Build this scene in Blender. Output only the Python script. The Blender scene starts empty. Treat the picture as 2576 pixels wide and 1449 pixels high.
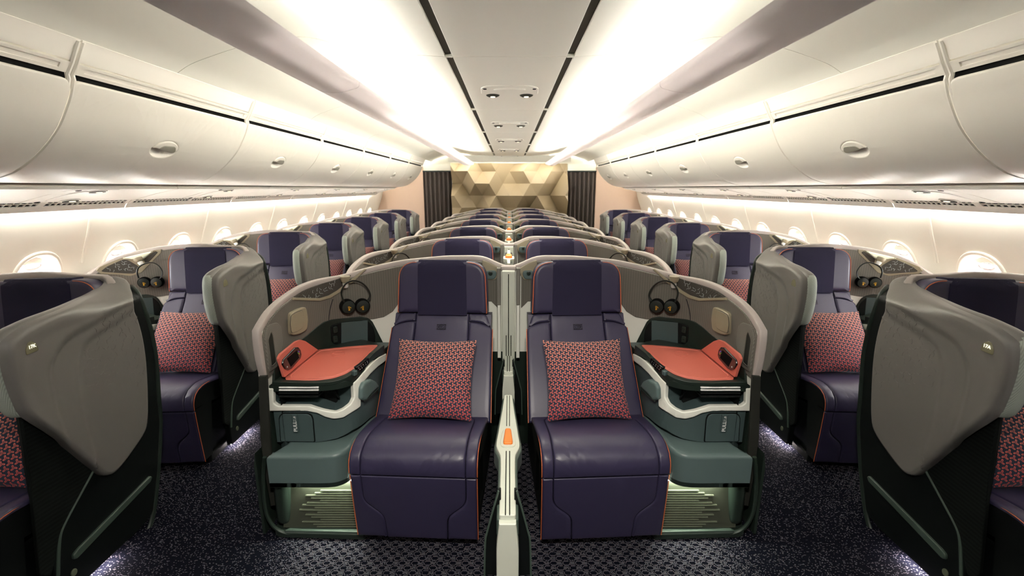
EXPO=2.4
SPOT={-2: 25, 0: 12, 1: 8, 2: 4}
ZOOM=None
SEED=9
import bpy, bmesh, math, random
import numpy as np
from mathutils import Vector, Matrix
C = bpy.context.scene.collection
random.seed(7)
# ------------------------------------------------------------------ camera model (used to measure the photograph)
F, CX, HY, CY, HC = 1130.0, 1282.0, 474.0, 724.5, 1.525
TH = math.atan((CY - HY) / F); CT, ST = math.cos(TH), math.sin(TH)
def ray(x, y):
    v = (y - CY) / F
    Y = CT - v * ST
    return (x - CX) / F / Y, (-ST - v * CT) / Y
def atY(x, y, Y):
    a, b = ray(x, y); return Vector((a * Y, Y, HC + b * Y))
def atX(x, y, X):
    a, b = ray(x, y); Y = X / a; return Vector((X, Y, HC + b * Y))
def atZ(x, y, z):
    a, b = ray(x, y); Y = (z - HC) / b; return Vector((a * Y, Y, z))
# ------------------------------------------------------------------ 2-D helpers
def lerp(a, b, t): return a + (b - a) * t
def smooth(a, b, x):
    t = min(1, max(0, (x - a) / (b - a))); return t * t * (3 - 2 * t)
def fillet(poly, r, n=4):
    out = []
    N = len(poly)
    for i in range(N):
        p0, p, p1 = (Vector(poly[i - 1]), Vector(poly[i]), Vector(poly[(i + 1) % N]))
        d0, d1 = (p0 - p), (p1 - p)
        rr = r[i] if isinstance(r, (list, tuple)) else r
        k0 = min(rr, d0.length * .49); k1 = min(rr, d1.length * .49)
        if d0.length < 1e-9 or d1.length < 1e-9: continue
        a, b = p + d0.normalized() * k0, p + d1.normalized() * k1
        for j in range(n + 1):
            t = j / n
            out.append(tuple((1 - t) ** 2 * a + 2 * t * (1 - t) * p + t * t * b))
    res = []
    for q in out:
        if not res or (Vector(q) - Vector(res[-1])).length > 1e-5: res.append(q)
    if (Vector(res[0]) - Vector(res[-1])).length < 1e-5: res.pop()
    return res
def spline(pts, n=6, closed=False):
    P = [Vector(p) for p in pts]; N = len(P); out = []
    for i in range(N if closed else N - 1):
        if closed: p0, p1, p2, p3 = P[i - 1], P[i], P[(i + 1) % N], P[(i + 2) % N]
        else: p0, p1, p2, p3 = P[max(i - 1, 0)], P[i], P[i + 1], P[min(i + 2, N - 1)]
        for j in range(n):
            t = j / n
            out.append(.5 * ((2 * p1) + (p2 - p0) * t + (2 * p0 - 5 * p1 + 4 * p2 - p3) * t * t + (3 * p1 - p0 - 3 * p2 + p3) * t ** 3))
    if not closed: out.append(P[-1].copy())
    return out
def rect(u0, u1, v0, v1, r=0.0, n=4):
    p = [(u0, v0), (u1, v0), (u1, v1), (u0, v1)]
    return fillet(p, r, n) if r > 0 else p
def oval(cu, cv, ru, rv, n=28, e=2.0):
    out = []
    for i in range(n):
        a = 2 * math.pi * i / n; c, s = math.cos(a), math.sin(a)
        out.append((cu + ru * math.copysign(abs(c) ** (2 / e), c), cv + rv * math.copysign(abs(s) ** (2 / e), s)))
    return out
class Curve2:
    """polyline in a plane with arc length; side=+1 puts the normal on the left of the direction of travel"""
    def __init__(s, pts, side=1):
        s.p = [Vector(p).to_2d() for p in pts]; s.side = side
        s.L = [0.0]
        for a, b in zip(s.p, s.p[1:]): s.L.append(s.L[-1] + (b - a).length)
        s.len = s.L[-1]
    def at(s, t):
        i = 0
        n = len(s.p) - 1
        if t > s.L[-1]: i = n - 1
        else:
            while i < n - 1 and s.L[i + 1] < t: i += 1
        d = s.p[i + 1] - s.p[i]; l = d.length
        q = s.p[i] + d * ((t - s.L[i]) / l)
        # smoothed tangent
        def tan(k):
            a, b = s.p[max(k - 1, 0)], s.p[min(k + 1, n)]
            return (b - a).normalized()
        f = min(1, max(0, (t - s.L[i]) / l))
        tg = tan(i).lerp(tan(i + 1), f).normalized()
        nn = Vector((-tg.y, tg.x)) * s.side
        return q, nn, tg
    def off(s, n):
        return Curve2([s.at(t)[0] + s.at(t)[1] * n for t in s.L], s.side)
    def trace(s, x, y, n=0.0, o=(0, 0)):
        """photo point -> (arc length, height) on the vertical wall that stands on this curve (moved by o)"""
        a, b = ray(x, y); best = None
        pts = [s.at(t)[0] + s.at(t)[1] * n + Vector(o) for t in s.L]
        f = [p.x - a * p.y for p in pts]
        for i in range(len(pts) - 1):
            if f[i] * f[i + 1] <= 0 and f[i] != f[i + 1]:
                k = f[i] / (f[i] - f[i + 1]); Y = lerp(pts[i].y, pts[i + 1].y, k)
                if best is None or Y < best[2]: best = (lerp(s.L[i], s.L[i + 1], k), HC + b * Y, Y)
        if best is None:
            i = 0 if abs(f[0]) < abs(f[-1]) else len(pts) - 1
            j = 1 if i == 0 else i - 1
            k = f[i] / (f[i] - f[j]) if f[i] != f[j] else 0
            k = max(-3, min(3, k))
            Y = lerp(pts[i].y, pts[j].y, k); best = (lerp(s.L[i], s.L[j], k), HC + b * Y, Y)
        return (best[0], best[1])
def wall_map(cv, n0=0.0):
    def f(u, v, n):
        q, nn, _ = cv.at(u); q = q + nn * (n + n0)
        return Vector((q.x, q.y, v))
    return f
def prof_map(cv, n0=0.0):            # curve in (y,z), u runs along x
    def f(u, v, n):
        q, nn, _ = cv.at(v); q = q + nn * (n + n0)
        return Vector((u, q.x, q.y))
    return f
def flat_map(o, ud, vd):
    o, ud, vd = Vector(o), Vector(ud).normalized(), Vector(vd).normalized(); nd = ud.cross(vd)
    return lambda u, v, n: o + ud * u + vd * v + nd * n
# ------------------------------------------------------------------ mesh builder
class M:
    def __init__(s): s.v, s.f, s.m, s.uv = [], [], [], {}
    def add(s, vs, fs, mi=0, uv=None):
        b = len(s.v); s.v += [tuple(p) for p in vs]
        for k, f in enumerate(fs):
            if uv is not None: s.uv[len(s.f)] = [uv[i] for i in f]
            s.f.append([b + i for i in f]); s.m.append(mi)
        return s
    def box(s, c, d, r=0.0, mi=0, rot=None, seg=3):
        bm = bmesh.new(); bmesh.ops.create_cube(bm, size=1)
        bmesh.ops.scale(bm, vec=Vector(d), verts=bm.verts)
        if r > 0: bmesh.ops.bevel(bm, geom=bm.edges[:], offset=min(r, min(d) * .49), segments=seg, profile=.5, affect='EDGES')
        if rot is not None: bmesh.ops.transform(bm, matrix=rot.to_4x4(), verts=bm.verts)
        bmesh.ops.translate(bm, vec=Vector(c), verts=bm.verts)
        bm.verts.index_update()
        s.add([v.co for v in bm.verts], [[v.index for v in f.verts] for f in bm.faces], mi); bm.free(); return s
    def tube(s, pts, r, n=8, mi=0, closed=False, caps=True, flat=1.0, up=None):
        P = [Vector(p) for p in pts]; N = len(P); rings = []
        T = []
        for i in range(N):
            a, b = (P[i - 1], P[(i + 1) % N]) if closed else (P[max(i - 1, 0)], P[min(i + 1, N - 1)])
            T.append((b - a).normalized() if (b - a).length > 1e-9 else Vector((0, 0, 1)))
        ref = Vector(up) if up is not None else (Vector((0, 0, 1)) if abs(T[0].z) < .9 else Vector((1, 0, 0)))
        nrm = (ref - T[0] * ref.dot(T[0])).normalized()
        vs = []
        for i in range(N):
            if up is not None:
                ref = Vector(up); q = ref - T[i] * ref.dot(T[i])
                if q.length > 1e-4: nrm = q.normalized()
            else:
                q = nrm - T[i] * nrm.dot(T[i])
                if q.length > 1e-6: nrm = q.normalized()
            bi = T[i].cross(nrm)
            rr = r[i] if isinstance(r, (list, tuple)) else r
            for j in range(n):
                a = 2 * math.pi * (j + .5) / n
                vs.append(P[i] + nrm * (math.cos(a) * rr * flat) + bi * (math.sin(a) * rr))
        fs = []
        for i in range(N if closed else N - 1):
            i2 = (i + 1) % N
            for j in range(n):
                j2 = (j + 1) % n
                fs.append([i * n + j, i * n + j2, i2 * n + j2, i2 * n + j])
        if caps and not closed:
            fs.append(list(range(n))[::-1]); fs.append([(N - 1) * n + j for j in range(n)])
        return s.add(vs, fs, mi)
    def section(s, pts, norms, sec, mi=0):
        """sweep a closed section [(across, up)] along pts; norms = across direction at each point, up is fixed by the tangent"""
        P = [Vector(p) for p in pts]; N = len(P); n = len(sec); vs = []
        for i in range(N):
            t = (P[min(i + 1, N - 1)] - P[max(i - 1, 0)]).normalized()
            a = Vector(norms[i]); a = (a - t * a.dot(t)).normalized(); up = a.cross(t)
            if i == 0: sg = 1 if up.z >= 0 else -1
            for (x, z) in sec: vs.append(P[i] + a * x + up * (z * sg))
        fs = [[i * n + j, i * n + (j + 1) % n, (i + 1) * n + (j + 1) % n, (i + 1) * n + j] for i in range(N - 1) for j in range(n)]
        fs += [list(range(n))[::-1], [(N - 1) * n + j for j in range(n)]]
        return s.add(vs, fs, mi)
    def lathe(s, prof, o=(0, 0, 0), ax=(0, 0, 1), n=24, mi=0, sx=1.0):
        ax = Vector(ax).normalized(); u = ax.orthogonal().normalized(); w = ax.cross(u); o = Vector(o); vs = []
        for (r, h) in prof:
            for j in range(n):
                a = 2 * math.pi * j / n
                vs.append(o + ax * h + u * (r * math.cos(a)) + w * (r * math.sin(a) * sx))
        fs = [[i * n + j, i * n + (j + 1) % n, (i + 1) * n + (j + 1) % n, (i + 1) * n + j] for i in range(len(prof) - 1) for j in range(n)]
        if prof[0][0] > 1e-6: fs.append(list(range(n))[::-1])
        if prof[-1][0] > 1e-6: fs.append([(len(prof) - 1) * n + j for j in range(n)])
        return s.add(vs, fs, mi)
    def prism(s, poly, fmap, h0, h1, mi=0):
        N = len(poly)
        vs = [fmap(u, v, h0) for u, v in poly] + [fmap(u, v, h1) for u, v in poly]
        fs = [list(range(N))[::-1], [N + i for i in range(N)]] + [[i, (i + 1) % N, N + (i + 1) % N, N + i] for i in range(N)]
        return s.add(vs, fs, mi)
    def plate(s, poly, fmap, h=.01, r=.004, base=0.0, cell=.04, holes=(), mi=0, ucut=True, vcut=True, disp=None, rings=3, uv=False, bulge=0.0):
        """a plate with rounded edges over a curved base: poly in (u,v), front face at height h, skirt down to base"""
        def resample(pl):
            out = []
            for i in range(len(pl)):
                a, b = Vector(pl[i]).to_2d(), Vector(pl[(i + 1) % len(pl)]).to_2d()
                k = max(1, int((b - a).length / cell + .5))
                for j in range(k): out.append(a.lerp(b, j / k))
            return out
        def area(pl): return sum(pl[i - 1].x * pl[i].y - pl[i].x * pl[i - 1].y for i in range(len(pl))) / 2
        bm = bmesh.new(); lay = []
        def loop(pl, inward):
            pl = resample(pl)
            if area(pl) < 0: pl.reverse()
            N = len(pl); nr = []
            for i in range(N):
                a, b = pl[i] - pl[i - 1], pl[(i + 1) % N] - pl[i]
                na, nb = Vector((-a.y, a.x)).normalized(), Vector((-b.y, b.x)).normalized()
                m = na + nb
                m = m.normalized() / max(.35, m.normalized().dot(na)) if m.length > 1e-6 else na
                nr.append(m * inward)
            rs = []
            rs.append(([p for p in pl], base))
            if r > 0:
                for k in range(rings + 1):
                    a = math.pi / 2 * k / rings
                    rs.append(([p + q * (r * (1 - math.cos(a))) for p, q in zip(pl, nr)], h - r + r * math.sin(a)))
            else: rs.append(([p for p in pl], h))
            prev = None
            for (pp, hh) in rs:
                row = [bm.verts.new((p.x, p.y, hh)) for p in pp]
                if prev:
                    for i in range(N):
                        q = [prev[i], prev[(i + 1) % N], row[(i + 1) % N], row[i]]
                        if inward < 0: q.reverse()
                        try: bm.faces.new(q)
                        except ValueError: pass
                prev = row
            return prev
        inner = [loop(poly, 1)] + [loop(hh, -1) for hh in holes]
        ed = []
        for row in inner:
            for i in range(len(row)):
                e = bm.edges.get((row[i], row[(i + 1) % len(row)])) or bm.edges.new((row[i], row[(i + 1) % len(row)]))
                ed.append(e)
        r0 = bmesh.ops.triangle_fill(bm, use_beauty=True, use_dissolve=False, edges=ed, normal=(0, 0, 1))
        top = [g for g in r0['geom'] if isinstance(g, bmesh.types.BMFace)]
        us = [p[0] for p in poly]; vs_ = [p[1] for p in poly]
        def cuts(lo, hi, ax):
            nonlocal top
            k = int((hi - lo) / cell)
            for i in range(1, k + 1):
                t = lo + (hi - lo) * i / (k + 1)
                co = (t, 0, 0) if ax == 0 else (0, t, 0); no = (1, 0, 0) if ax == 0 else (0, 1, 0)
                top = [f for f in top if f.is_valid]
                gg = set()
                for f in top: gg.add(f); gg.update(f.edges); gg.update(f.verts)
                rr = bmesh.ops.bisect_plane(bm, geom=list(gg), dist=1e-6, plane_co=co, plane_no=no)
                top = [g for g in rr['geom'] if isinstance(g, bmesh.types.BMFace)]
        if ucut: cuts(min(us), max(us), 0)
        if vcut: cuts(min(vs_), max(vs_), 1)
        bm.verts.index_update()
        vs, uvs = [], []
        cu, cv_ = (min(us) + max(us)) / 2, (min(vs_) + max(vs_)) / 2
        wu, wv = max(1e-6, (max(us) - min(us)) / 2), max(1e-6, (max(vs_) - min(vs_)) / 2)
        for v in bm.verts:
            hh = v.co.z
            if bulge: hh += bulge * max(0, 1 - ((v.co.x - cu) / wu) ** 2) * max(0, 1 - ((v.co.y - cv_) / wv) ** 2)
            if disp: hh += disp(v.co.x, v.co.y)
            vs.append(fmap(v.co.x, v.co.y, hh)); uvs.append((v.co.x, v.co.y))
        s.add(vs, [[v.index for v in f.verts] for f in bm.faces], mi, uvs if uv else None)
        bm.free(); return s
    def strip(s, prof, y0, y1, th, mi=0, ny=1, disp=None):
        """profile [(x,z)] extruded along y, thickened by th on its left"""
        cv = Curve2(prof); P = [cv.at(t) for t in cv.L]; n = len(P); vs = []
        for k in range(ny + 1):
            y = lerp(y0, y1, k / ny)
            for q, nn, _ in P: vs.append((q.x, y, q.y))
            for q, nn, _ in P: vs.append((q.x + nn.x * th, y, q.y + nn.y * th))
        W = 2 * n; fs = []
        for k in range(ny):
            a, b = k * W, (k + 1) * W
            for i in range(n - 1):
                fs.append([a + i, a + i + 1, b + i + 1, b + i])
                fs.append([a + n + i + 1, a + n + i, b + n + i, b + n + i + 1])
            fs.append([a, b, b + n, a + n]); fs.append([a + n - 1, a + 2 * n - 1, b + 2 * n - 1, b + n - 1])
        for i in range(n - 1):
            fs.append([i + 1, i, n + i, n + i + 1]); fs.append([ny * W + i, ny * W + i + 1, ny * W + n + i + 1, ny * W + n + i])
        return s.add(vs, fs, mi)
    def mirror(s):
        s.v = [(-x, y, z) for x, y, z in s.v]; s.f = [f[::-1] for f in s.f]; s.uv = {k: v[::-1] for k, v in s.uv.items()}; return s
    def shift(s, o):
        s.v = [(x + o[0], y + o[1], z + o[2]) for x, y, z in s.v]; return s
    def join(s, o, dm=0):
        b = len(s.v); s.v += o.v; nf = len(s.f)
        s.f += [[b + i for i in f] for f in o.f]; s.m += [m + dm for m in o.m]
        for k, u in o.uv.items(): s.uv[nf + k] = u
        return s
    def mesh(s, name, mats, ang=35, smooth=True, soft=False):
        me = bpy.data.meshes.new(name); me.from_pydata(s.v, [], s.f)
        for m in (mats if isinstance(mats, (list, tuple)) else [mats]): me.materials.append(m)
        me.polygons.foreach_set('material_index', s.m)
        if s.uv:
            ul = me.uv_layers.new(name='UVMap')
            for k, us in s.uv.items():
                p = me.polygons[k]
                for li, u in zip(p.loop_indices, us): ul.data[li].uv = u
        if smooth:
            me.polygons.foreach_set('use_smooth', [True] * len(me.polygons))
            if soft: me.set_sharp_from_angle(angle=math.radians(ang))
            else: me.update(); face_normals_weighted(me, ang); ANG[me.name] = ang
        me.update(); return me
def face_normals_weighted(me, ang):
    """corner normals averaged over neighbouring faces by face area, so flat panels stay flat beside small rounded edges"""
    n = len(me.polygons)
    if not n: return
    fn = np.empty(n * 3, 'f'); me.polygons.foreach_get('normal', fn); fn = fn.reshape(-1, 3)
    fa = np.empty(n, 'f'); me.polygons.foreach_get('area', fa)
    nl = len(me.loops); lv = np.empty(nl, 'i'); me.loops.foreach_get('vertex_index', lv)
    lt = np.empty(n, 'i'); me.polygons.foreach_get('loop_total', lt); lf = np.repeat(np.arange(n), lt)
    by = {}
    for v, f in zip(lv.tolist(), lf.tolist()): by.setdefault(v, []).append(f)
    c = math.cos(math.radians(ang)); out = np.empty((nl, 3), 'f')
    for v, fs in by.items():
        fs.append(len(fs))
    idx = 0
    cache = {}
    for i, (v, f) in enumerate(zip(lv.tolist(), lf.tolist())):
        fs = by[v][:-1]
        N = fn[fs]; d = N @ fn[f]; w = (fa[fs] + 1e-12) * (d >= c)
        s = (N * w[:, None]).sum(0); l = float(np.sqrt((s * s).sum()))
        out[i] = s / l if l > 1e-12 else fn[f]
    me.normals_split_custom_set(out)
ANG = {}
ALT = {}
def obj(name, m, mats, parent=None, ang=35, smooth=True, alt=None, label=None, soft=False):
    me = m.mesh(name, mats, ang, smooth, soft)
    o = bpy.data.objects.new(name, me); C.objects.link(o)
    if parent is not None: o.parent = parent
    if alt is not None: ALT[me.name] = alt.mesh(name, mats, ang, smooth)
    if label: o['label'] = label
    return o
def tag(o, label, cat, group=None):
    o['label'] = label; o['category'] = cat
    if group: o['group'] = group
    return o
def thing(name, loc, label, cat, group=None, rz=0.0):
    o = bpy.data.objects.new(name, None); C.objects.link(o); o.location = loc; o.rotation_euler = (0, 0, rz)
    o.empty_display_size = .1
    return tag(o, label, cat, group)
def struct(name, m, mats, parent=None, ang=35, smooth=True):
    o = obj(name, m, mats, parent, ang, smooth)
    if parent is None: o['kind'] = 'structure'
    return o
MIR = {}
def mirrored(me):
    if me.name in ALT: return ALT[me.name]
    if me.name not in MIR:
        c = me.copy(); c.transform(Matrix.Scale(-1, 4, (1, 0, 0))); c.flip_normals(); c.update()
        if me.name in ANG: face_normals_weighted(c, ANG[me.name])
        MIR[me.name] = c
    return MIR[me.name]
def kids(o): return [c for c in o.children]
def dup(root, loc, label, group=None, mirror=False, skip=()):
    def cp(o, par):
        c = o.copy(); C.objects.link(c)
        if par is not None: c.parent = par
        if mirror and o.type == 'MESH': c.data = mirrored(o.data)
        for ch in kids(o):
            if ch.name.split('.')[0] not in skip: cp(ch, c)
        return c
    r = cp(root, None); r.location = loc
    if mirror: r.rotation_euler = (0, 0, -root.rotation_euler.z)
    r['label'] = label
    if group: r['group'] = group
    return r
def text_mesh(txt, size, width=1.0, bold=0.0):
    cu = bpy.data.curves.new('t', 'FONT'); cu.body = txt; cu.size = size; cu.offset = bold; cu.align_x = 'LEFT'
    o = bpy.data.objects.new('t', cu); C.objects.link(o)
    dg = bpy.context.evaluated_depsgraph_get(); dg.update()
    me = bpy.data.meshes.new_from_object(o.evaluated_get(dg))
    v = [(p.co.x * width, p.co.y) for p in me.vertices]; f = [list(p.vertices) for p in me.polygons]
    bpy.data.objects.remove(o); bpy.data.curves.remove(cu); bpy.data.meshes.remove(me)
    return v, f
# ------------------------------------------------------------------ materials
class NB:
    """tiny expression builder for shader nodes"""
    def __init__(s, mat): s.nt = mat.node_tree; s.n = s.nt.nodes; s.l = s.nt.links
    def node(s, t, **kw):
        n = s.n.new(t)
        for k, v in kw.items(): setattr(n, k, v)
        return n
    def set(s, sock, v):
        if hasattr(v, 'is_output') or isinstance(v, bpy.types.NodeSocket): s.l.new(v, sock)
        else: sock.default_value = v
    def m(s, op, a, b=0.0, c=0.0):
        n = s.node('ShaderNodeMath', operation=op)
        for i, v in enumerate((a, b, c)):
            if i < len(n.inputs): s.set(n.inputs[i], v)
        return n.outputs[0]
    def add(s, a, b): return s.m('ADD', a, b)
    def sub(s, a, b): return s.m('SUBTRACT', a, b)
    def mul(s, a, b): return s.m('MULTIPLY', a, b)
    def mix(s, f, a, b):
        n = s.node('ShaderNodeMix', data_type='RGBA')
        s.set(n.inputs[0], f); s.set(n.inputs[6], a); s.set(n.inputs[7], b); return n.outputs[2]
    def mixf(s, f, a, b):
        n = s.node('ShaderNodeMix', data_type='FLOAT')
        s.set(n.inputs[0], f); s.set(n.inputs[2], a); s.set(n.inputs[3], b); return n.outputs[0]
    def sep(s, v):
        n = s.node('ShaderNodeSeparateXYZ'); s.l.new(v, n.inputs[0]); return n.outputs
    def comb(s, x, y, z=0.0):
        n = s.node('ShaderNodeCombineXYZ')
        for i, q in enumerate((x, y, z)): s.set(n.inputs[i], q)
        return n.outputs[0]
    def white(s, v):
        n = s.node('ShaderNodeTexWhiteNoise'); s.l.new(v, n.inputs[0]); return n.outputs[0]
    def noise(s, v, scale, detail=2.0, rough=.5):
        n = s.node('ShaderNodeTexNoise'); s.l.new(v, n.inputs[0]); n.inputs['Scale'].default_value = scale
        n.inputs['Detail'].default_value = detail; n.inputs['Roughness'].default_value = rough; return n.outputs[0]
    def voro(s, v, scale):
        n = s.node('ShaderNodeTexVoronoi'); s.l.new(v, n.inputs[0]); n.inputs['Scale'].default_value = scale; return n.outputs[0]
    def bump(s, h, strength=.3, dist=.002):
        n = s.node('ShaderNodeBump'); s.l.new(h, n.inputs['Height']); n.inputs['Strength'].default_value = strength
        n.inputs['Distance'].default_value = dist; return n.outputs[0]
    def coord(s, k='Object'): return s.node('ShaderNodeTexCoord').outputs[k]
def col(c): return (c[0], c[1], c[2], 1.0)
def mat(name, c, rough=.5, metal=0.0, spec=.5, fn=None, emit=None, es=0.0, coat=0.0, sheen=0.0):
    m = bpy.data.materials.new(name); m.use_nodes = True
    b = m.node_tree.nodes['Principled BSDF']
    b.inputs['Base Color'].default_value = col(c); b.inputs['Roughness'].default_value = rough
    b.inputs['Metallic'].default_value = metal; b.inputs['Specular IOR Level'].default_value = spec
    if coat: b.inputs['Coat Weight'].default_value = coat
    if sheen: b.inputs['Sheen Weight'].default_value = sheen
    if emit: b.inputs['Emission Color'].default_value = col(emit); b.inputs['Emission Strength'].default_value = es
    if fn: fn(NB(m), b)
    return m
def leather(nb, b):
    v = nb.coord()
    h = nb.add(nb.mul(nb.voro(v, 480), .6), nb.mul(nb.noise(v, 22, 3), .12))
    nb.l.new(nb.bump(h, .10, .0015), b.inputs['Normal'])
def speckle(amp, scale=900):
    def f(nb, b):
        v = nb.coord(); c = b.inputs['Base Color'].default_value[:]
        k = nb.noise(v, scale, 1.0)
        lo = [q * (1 - amp) for q in c[:3]] + [1]; hi = [min(1, q * (1 + amp)) for q in c[:3]] + [1]
        nb.l.new(nb.mix(k, tuple(lo), tuple(hi)), b.inputs['Base Color'])
        nb.l.new(nb.bump(nb.noise(v, scale * .6, 2), .12, .001), b.inputs['Normal'])
    return f
def weave(stripe=0.0, amp=.45, freq=520.0, use_uv=True):
    """fine woven cloth; broad soft stripes run up the cloth"""
    def f(nb, b):
        c = b.inputs['Base Color'].default_value[:]
        v = nb.coord('UV') if use_uv else nb.coord()
        x, y, z = nb.sep(v)
        if not use_uv: y = z
        w = nb.mul(nb.m('SINE', nb.mul(nb.add(x, nb.mul(y, .6)), freq * 2)), nb.m('SINE', nb.mul(nb.sub(y, nb.mul(x, .6)), freq * 2)))
        k = nb.add(nb.mul(w, .5), .5)
        if stripe:
            s1 = nb.add(nb.mul(nb.m('SINE', nb.mul(x, 2 * math.pi / stripe)), .22), nb.mul(nb.m('SINE', nb.mul(x, 2 * math.pi / (stripe * .37))), .14))
            k = nb.add(nb.mul(k, .65), nb.add(s1, .18))
        k = nb.m('MINIMUM', nb.m('MAXIMUM', k, 0.0), 1.0)
        lo = tuple([q * (1 - amp) for q in c[:3]] + [1]); hi = tuple([min(1, q * (1 + amp)) for q in c[:3]] + [1])
        nb.l.new(nb.mix(k, lo, hi), b.inputs['Base Color'])
        nb.l.new(nb.bump(w, .25, .0006), b.inputs['Normal'])
    return f
def pillow_cloth(nb, b):
    """interlocking three-armed stars, peach at the top of the cloth turning red at the bottom, on navy"""
    uv = nb.coord('UV'); X, Y, _ = nb.sep(uv)
    S = 45.0
    x = nb.mul(X, S); y = nb.mul(Y, S)
    # skew the lattice a little
    x0 = nb.add(nb.mul(x, math.cos(.16)), nb.mul(y, math.sin(.16)))
    y0 = nb.sub(nb.mul(y, math.cos(.16)), nb.mul(x, math.sin(.16)))
    q3 = math.sqrt(3)
    def cell(ox, oy):
        a = nb.sub(nb.m('FLOORED_MODULO', nb.add(x0, ox), 1.0), .5)
        c = nb.sub(nb.m('FLOORED_MODULO', nb.add(y0, oy), q3), q3 / 2)
        return a, c, nb.m('SQRT', nb.add(nb.mul(a, a), nb.mul(c, c)))
    a1, c1, r1 = cell(0, 0); a2, c2, r2 = cell(.5, q3 / 2)
    t = nb.m('LESS_THAN', r1, r2)
    a = nb.mixf(t, a2, a1); c = nb.mixf(t, c2, c1); r = nb.m('MINIMUM', r1, r2)
    ang = nb.add(nb.m('ARCTAN2', c, a), nb.add(nb.mul(r, .75), .95))
    f = nb.sub(nb.m('FLOORED_MODULO', ang, 2 * math.pi / 3), math.pi / 3)
    along = nb.mul(r, nb.m('COSINE', f)); side = nb.m('ABSOLUTE', nb.mul(r, nb.m('SINE', f)))
    over = nb.m('MAXIMUM', nb.sub(along, .35), 0.0)
    d = nb.m('SQRT', nb.add(nb.mul(side, side), nb.mul(over, over)))
    body = nb.m('LESS_THAN', d, nb.add(.115, nb.mul(along, .05)))
    core = nb.m('LESS_THAN', d, nb.sub(.070, nb.mul(along, .11)))
    k = nb.m('MAXIMUM', nb.sub(body, core), nb.mul(core, .22))
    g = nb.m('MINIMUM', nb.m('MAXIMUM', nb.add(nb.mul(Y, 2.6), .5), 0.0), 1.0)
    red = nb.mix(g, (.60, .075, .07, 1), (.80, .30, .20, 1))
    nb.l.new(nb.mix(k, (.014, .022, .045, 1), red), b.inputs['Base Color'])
    nb.l.new(nb.bump(nb.noise(uv, 900, 1), .2, .0006), b.inputs['Normal'])
def carpet(nb, b):
    """navy loop carpet: loose pale dashes in the aisles, rings of pale stitches in front of the seats"""
    v = nb.coord(); X, Y, _ = nb.sep(v)
    cw, ch = .00239, .0035
    ix = nb.m('FLOOR', nb.m('DIVIDE', X, cw)); iy = nb.m('FLOOR', nb.m('DIVIDE', Y, ch))
    cellv = nb.comb(ix, iy)
    rnd = nb.white(cellv)
    dash = nb.white(nb.comb(nb.m('FLOOR', nb.m('DIVIDE', nb.add(X, nb.mul(iy, .0037)), cw * 2.2)), iy, 3.0))
    speck = nb.m('MAXIMUM', nb.m('GREATER_THAN', dash, .90), nb.m('GREATER_THAN', rnd, .975))
    # ring lattice: brick rows of hexagonal rings
    PW, PH = 22.0, 14.0
    row = nb.m('FLOOR', nb.m('DIVIDE', iy, PH / 2))
    par = nb.m('FLOORED_MODULO', row, 2.0)
    lx = nb.sub(nb.m('FLOORED_MODULO', nb.add(ix, nb.mul(par, PW / 2)), PW), PW / 2 - .5)
    ly = nb.sub(nb.m('FLOORED_MODULO', iy, PH / 2), PH / 4 - .5)
    ax_ = nb.m('ABSOLUTE', lx); ay = nb.m('ABSOLUTE', ly)
    hexd = nb.m('MAXIMUM', nb.m('DIVIDE', ay, 2.9), nb.m('DIVIDE', nb.add(ax_, nb.mul(ay, .9)), 6.2))
    ring = nb.m('LESS_THAN', nb.m('ABSOLUTE', nb.sub(hexd, 1.0)), .10)
    dots = nb.mul(nb.mul(nb.m('GREATER_THAN', hexd, 1.22), nb.m('LESS_THAN', ay, 2.4)), nb.m('LESS_THAN', nb.m('FLOORED_MODULO', nb.add(ix, iy), 2.0), .5))
    hexp = nb.mul(nb.m('MAXIMUM', ring, dots), nb.m('GREATER_THAN', rnd, .12))
    AX = nb.m('ABSOLUTE', X)
    edge = nb.add(AX, nb.mul(nb.sub(rnd, .5), .22))
    inner = nb.m('LESS_THAN', edge, .98)
    outer = nb.m('GREATER_THAN', edge, 1.80)
    zone = nb.m('MAXIMUM', inner, outer)
    k = nb.mixf(zone, nb.mul(speck, .62), hexp)
    # fibre size: each stitch is a small oval
    fx = nb.sub(nb.m('FRACT', nb.m('DIVIDE', X, cw)), .5); fy = nb.sub(nb.m('FRACT', nb.m('DIVIDE', Y, ch)), .5)
    sh = nb.m('LESS_THAN', nb.add(nb.mul(nb.mul(fx, fx), .8), nb.mul(fy, fy)), .17)
    k = nb.mul(k, sh)
    tint = nb.mix(nb.white(nb.comb(ix, iy, 9.0)), (.25, .215, .225, 1), (.20, .21, .26, 1))
    basec = nb.mix(nb.noise(v, 420, 2), (.0016, .0019, .0040, 1), (.0045, .0052, .011, 1))
    nb.l.new(nb.mix(k, basec, tint), b.inputs['Base Color'])
    nb.l.new(nb.bump(nb.noise(v, 700, 2), .5, .003), b.inputs['Normal'])
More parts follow.
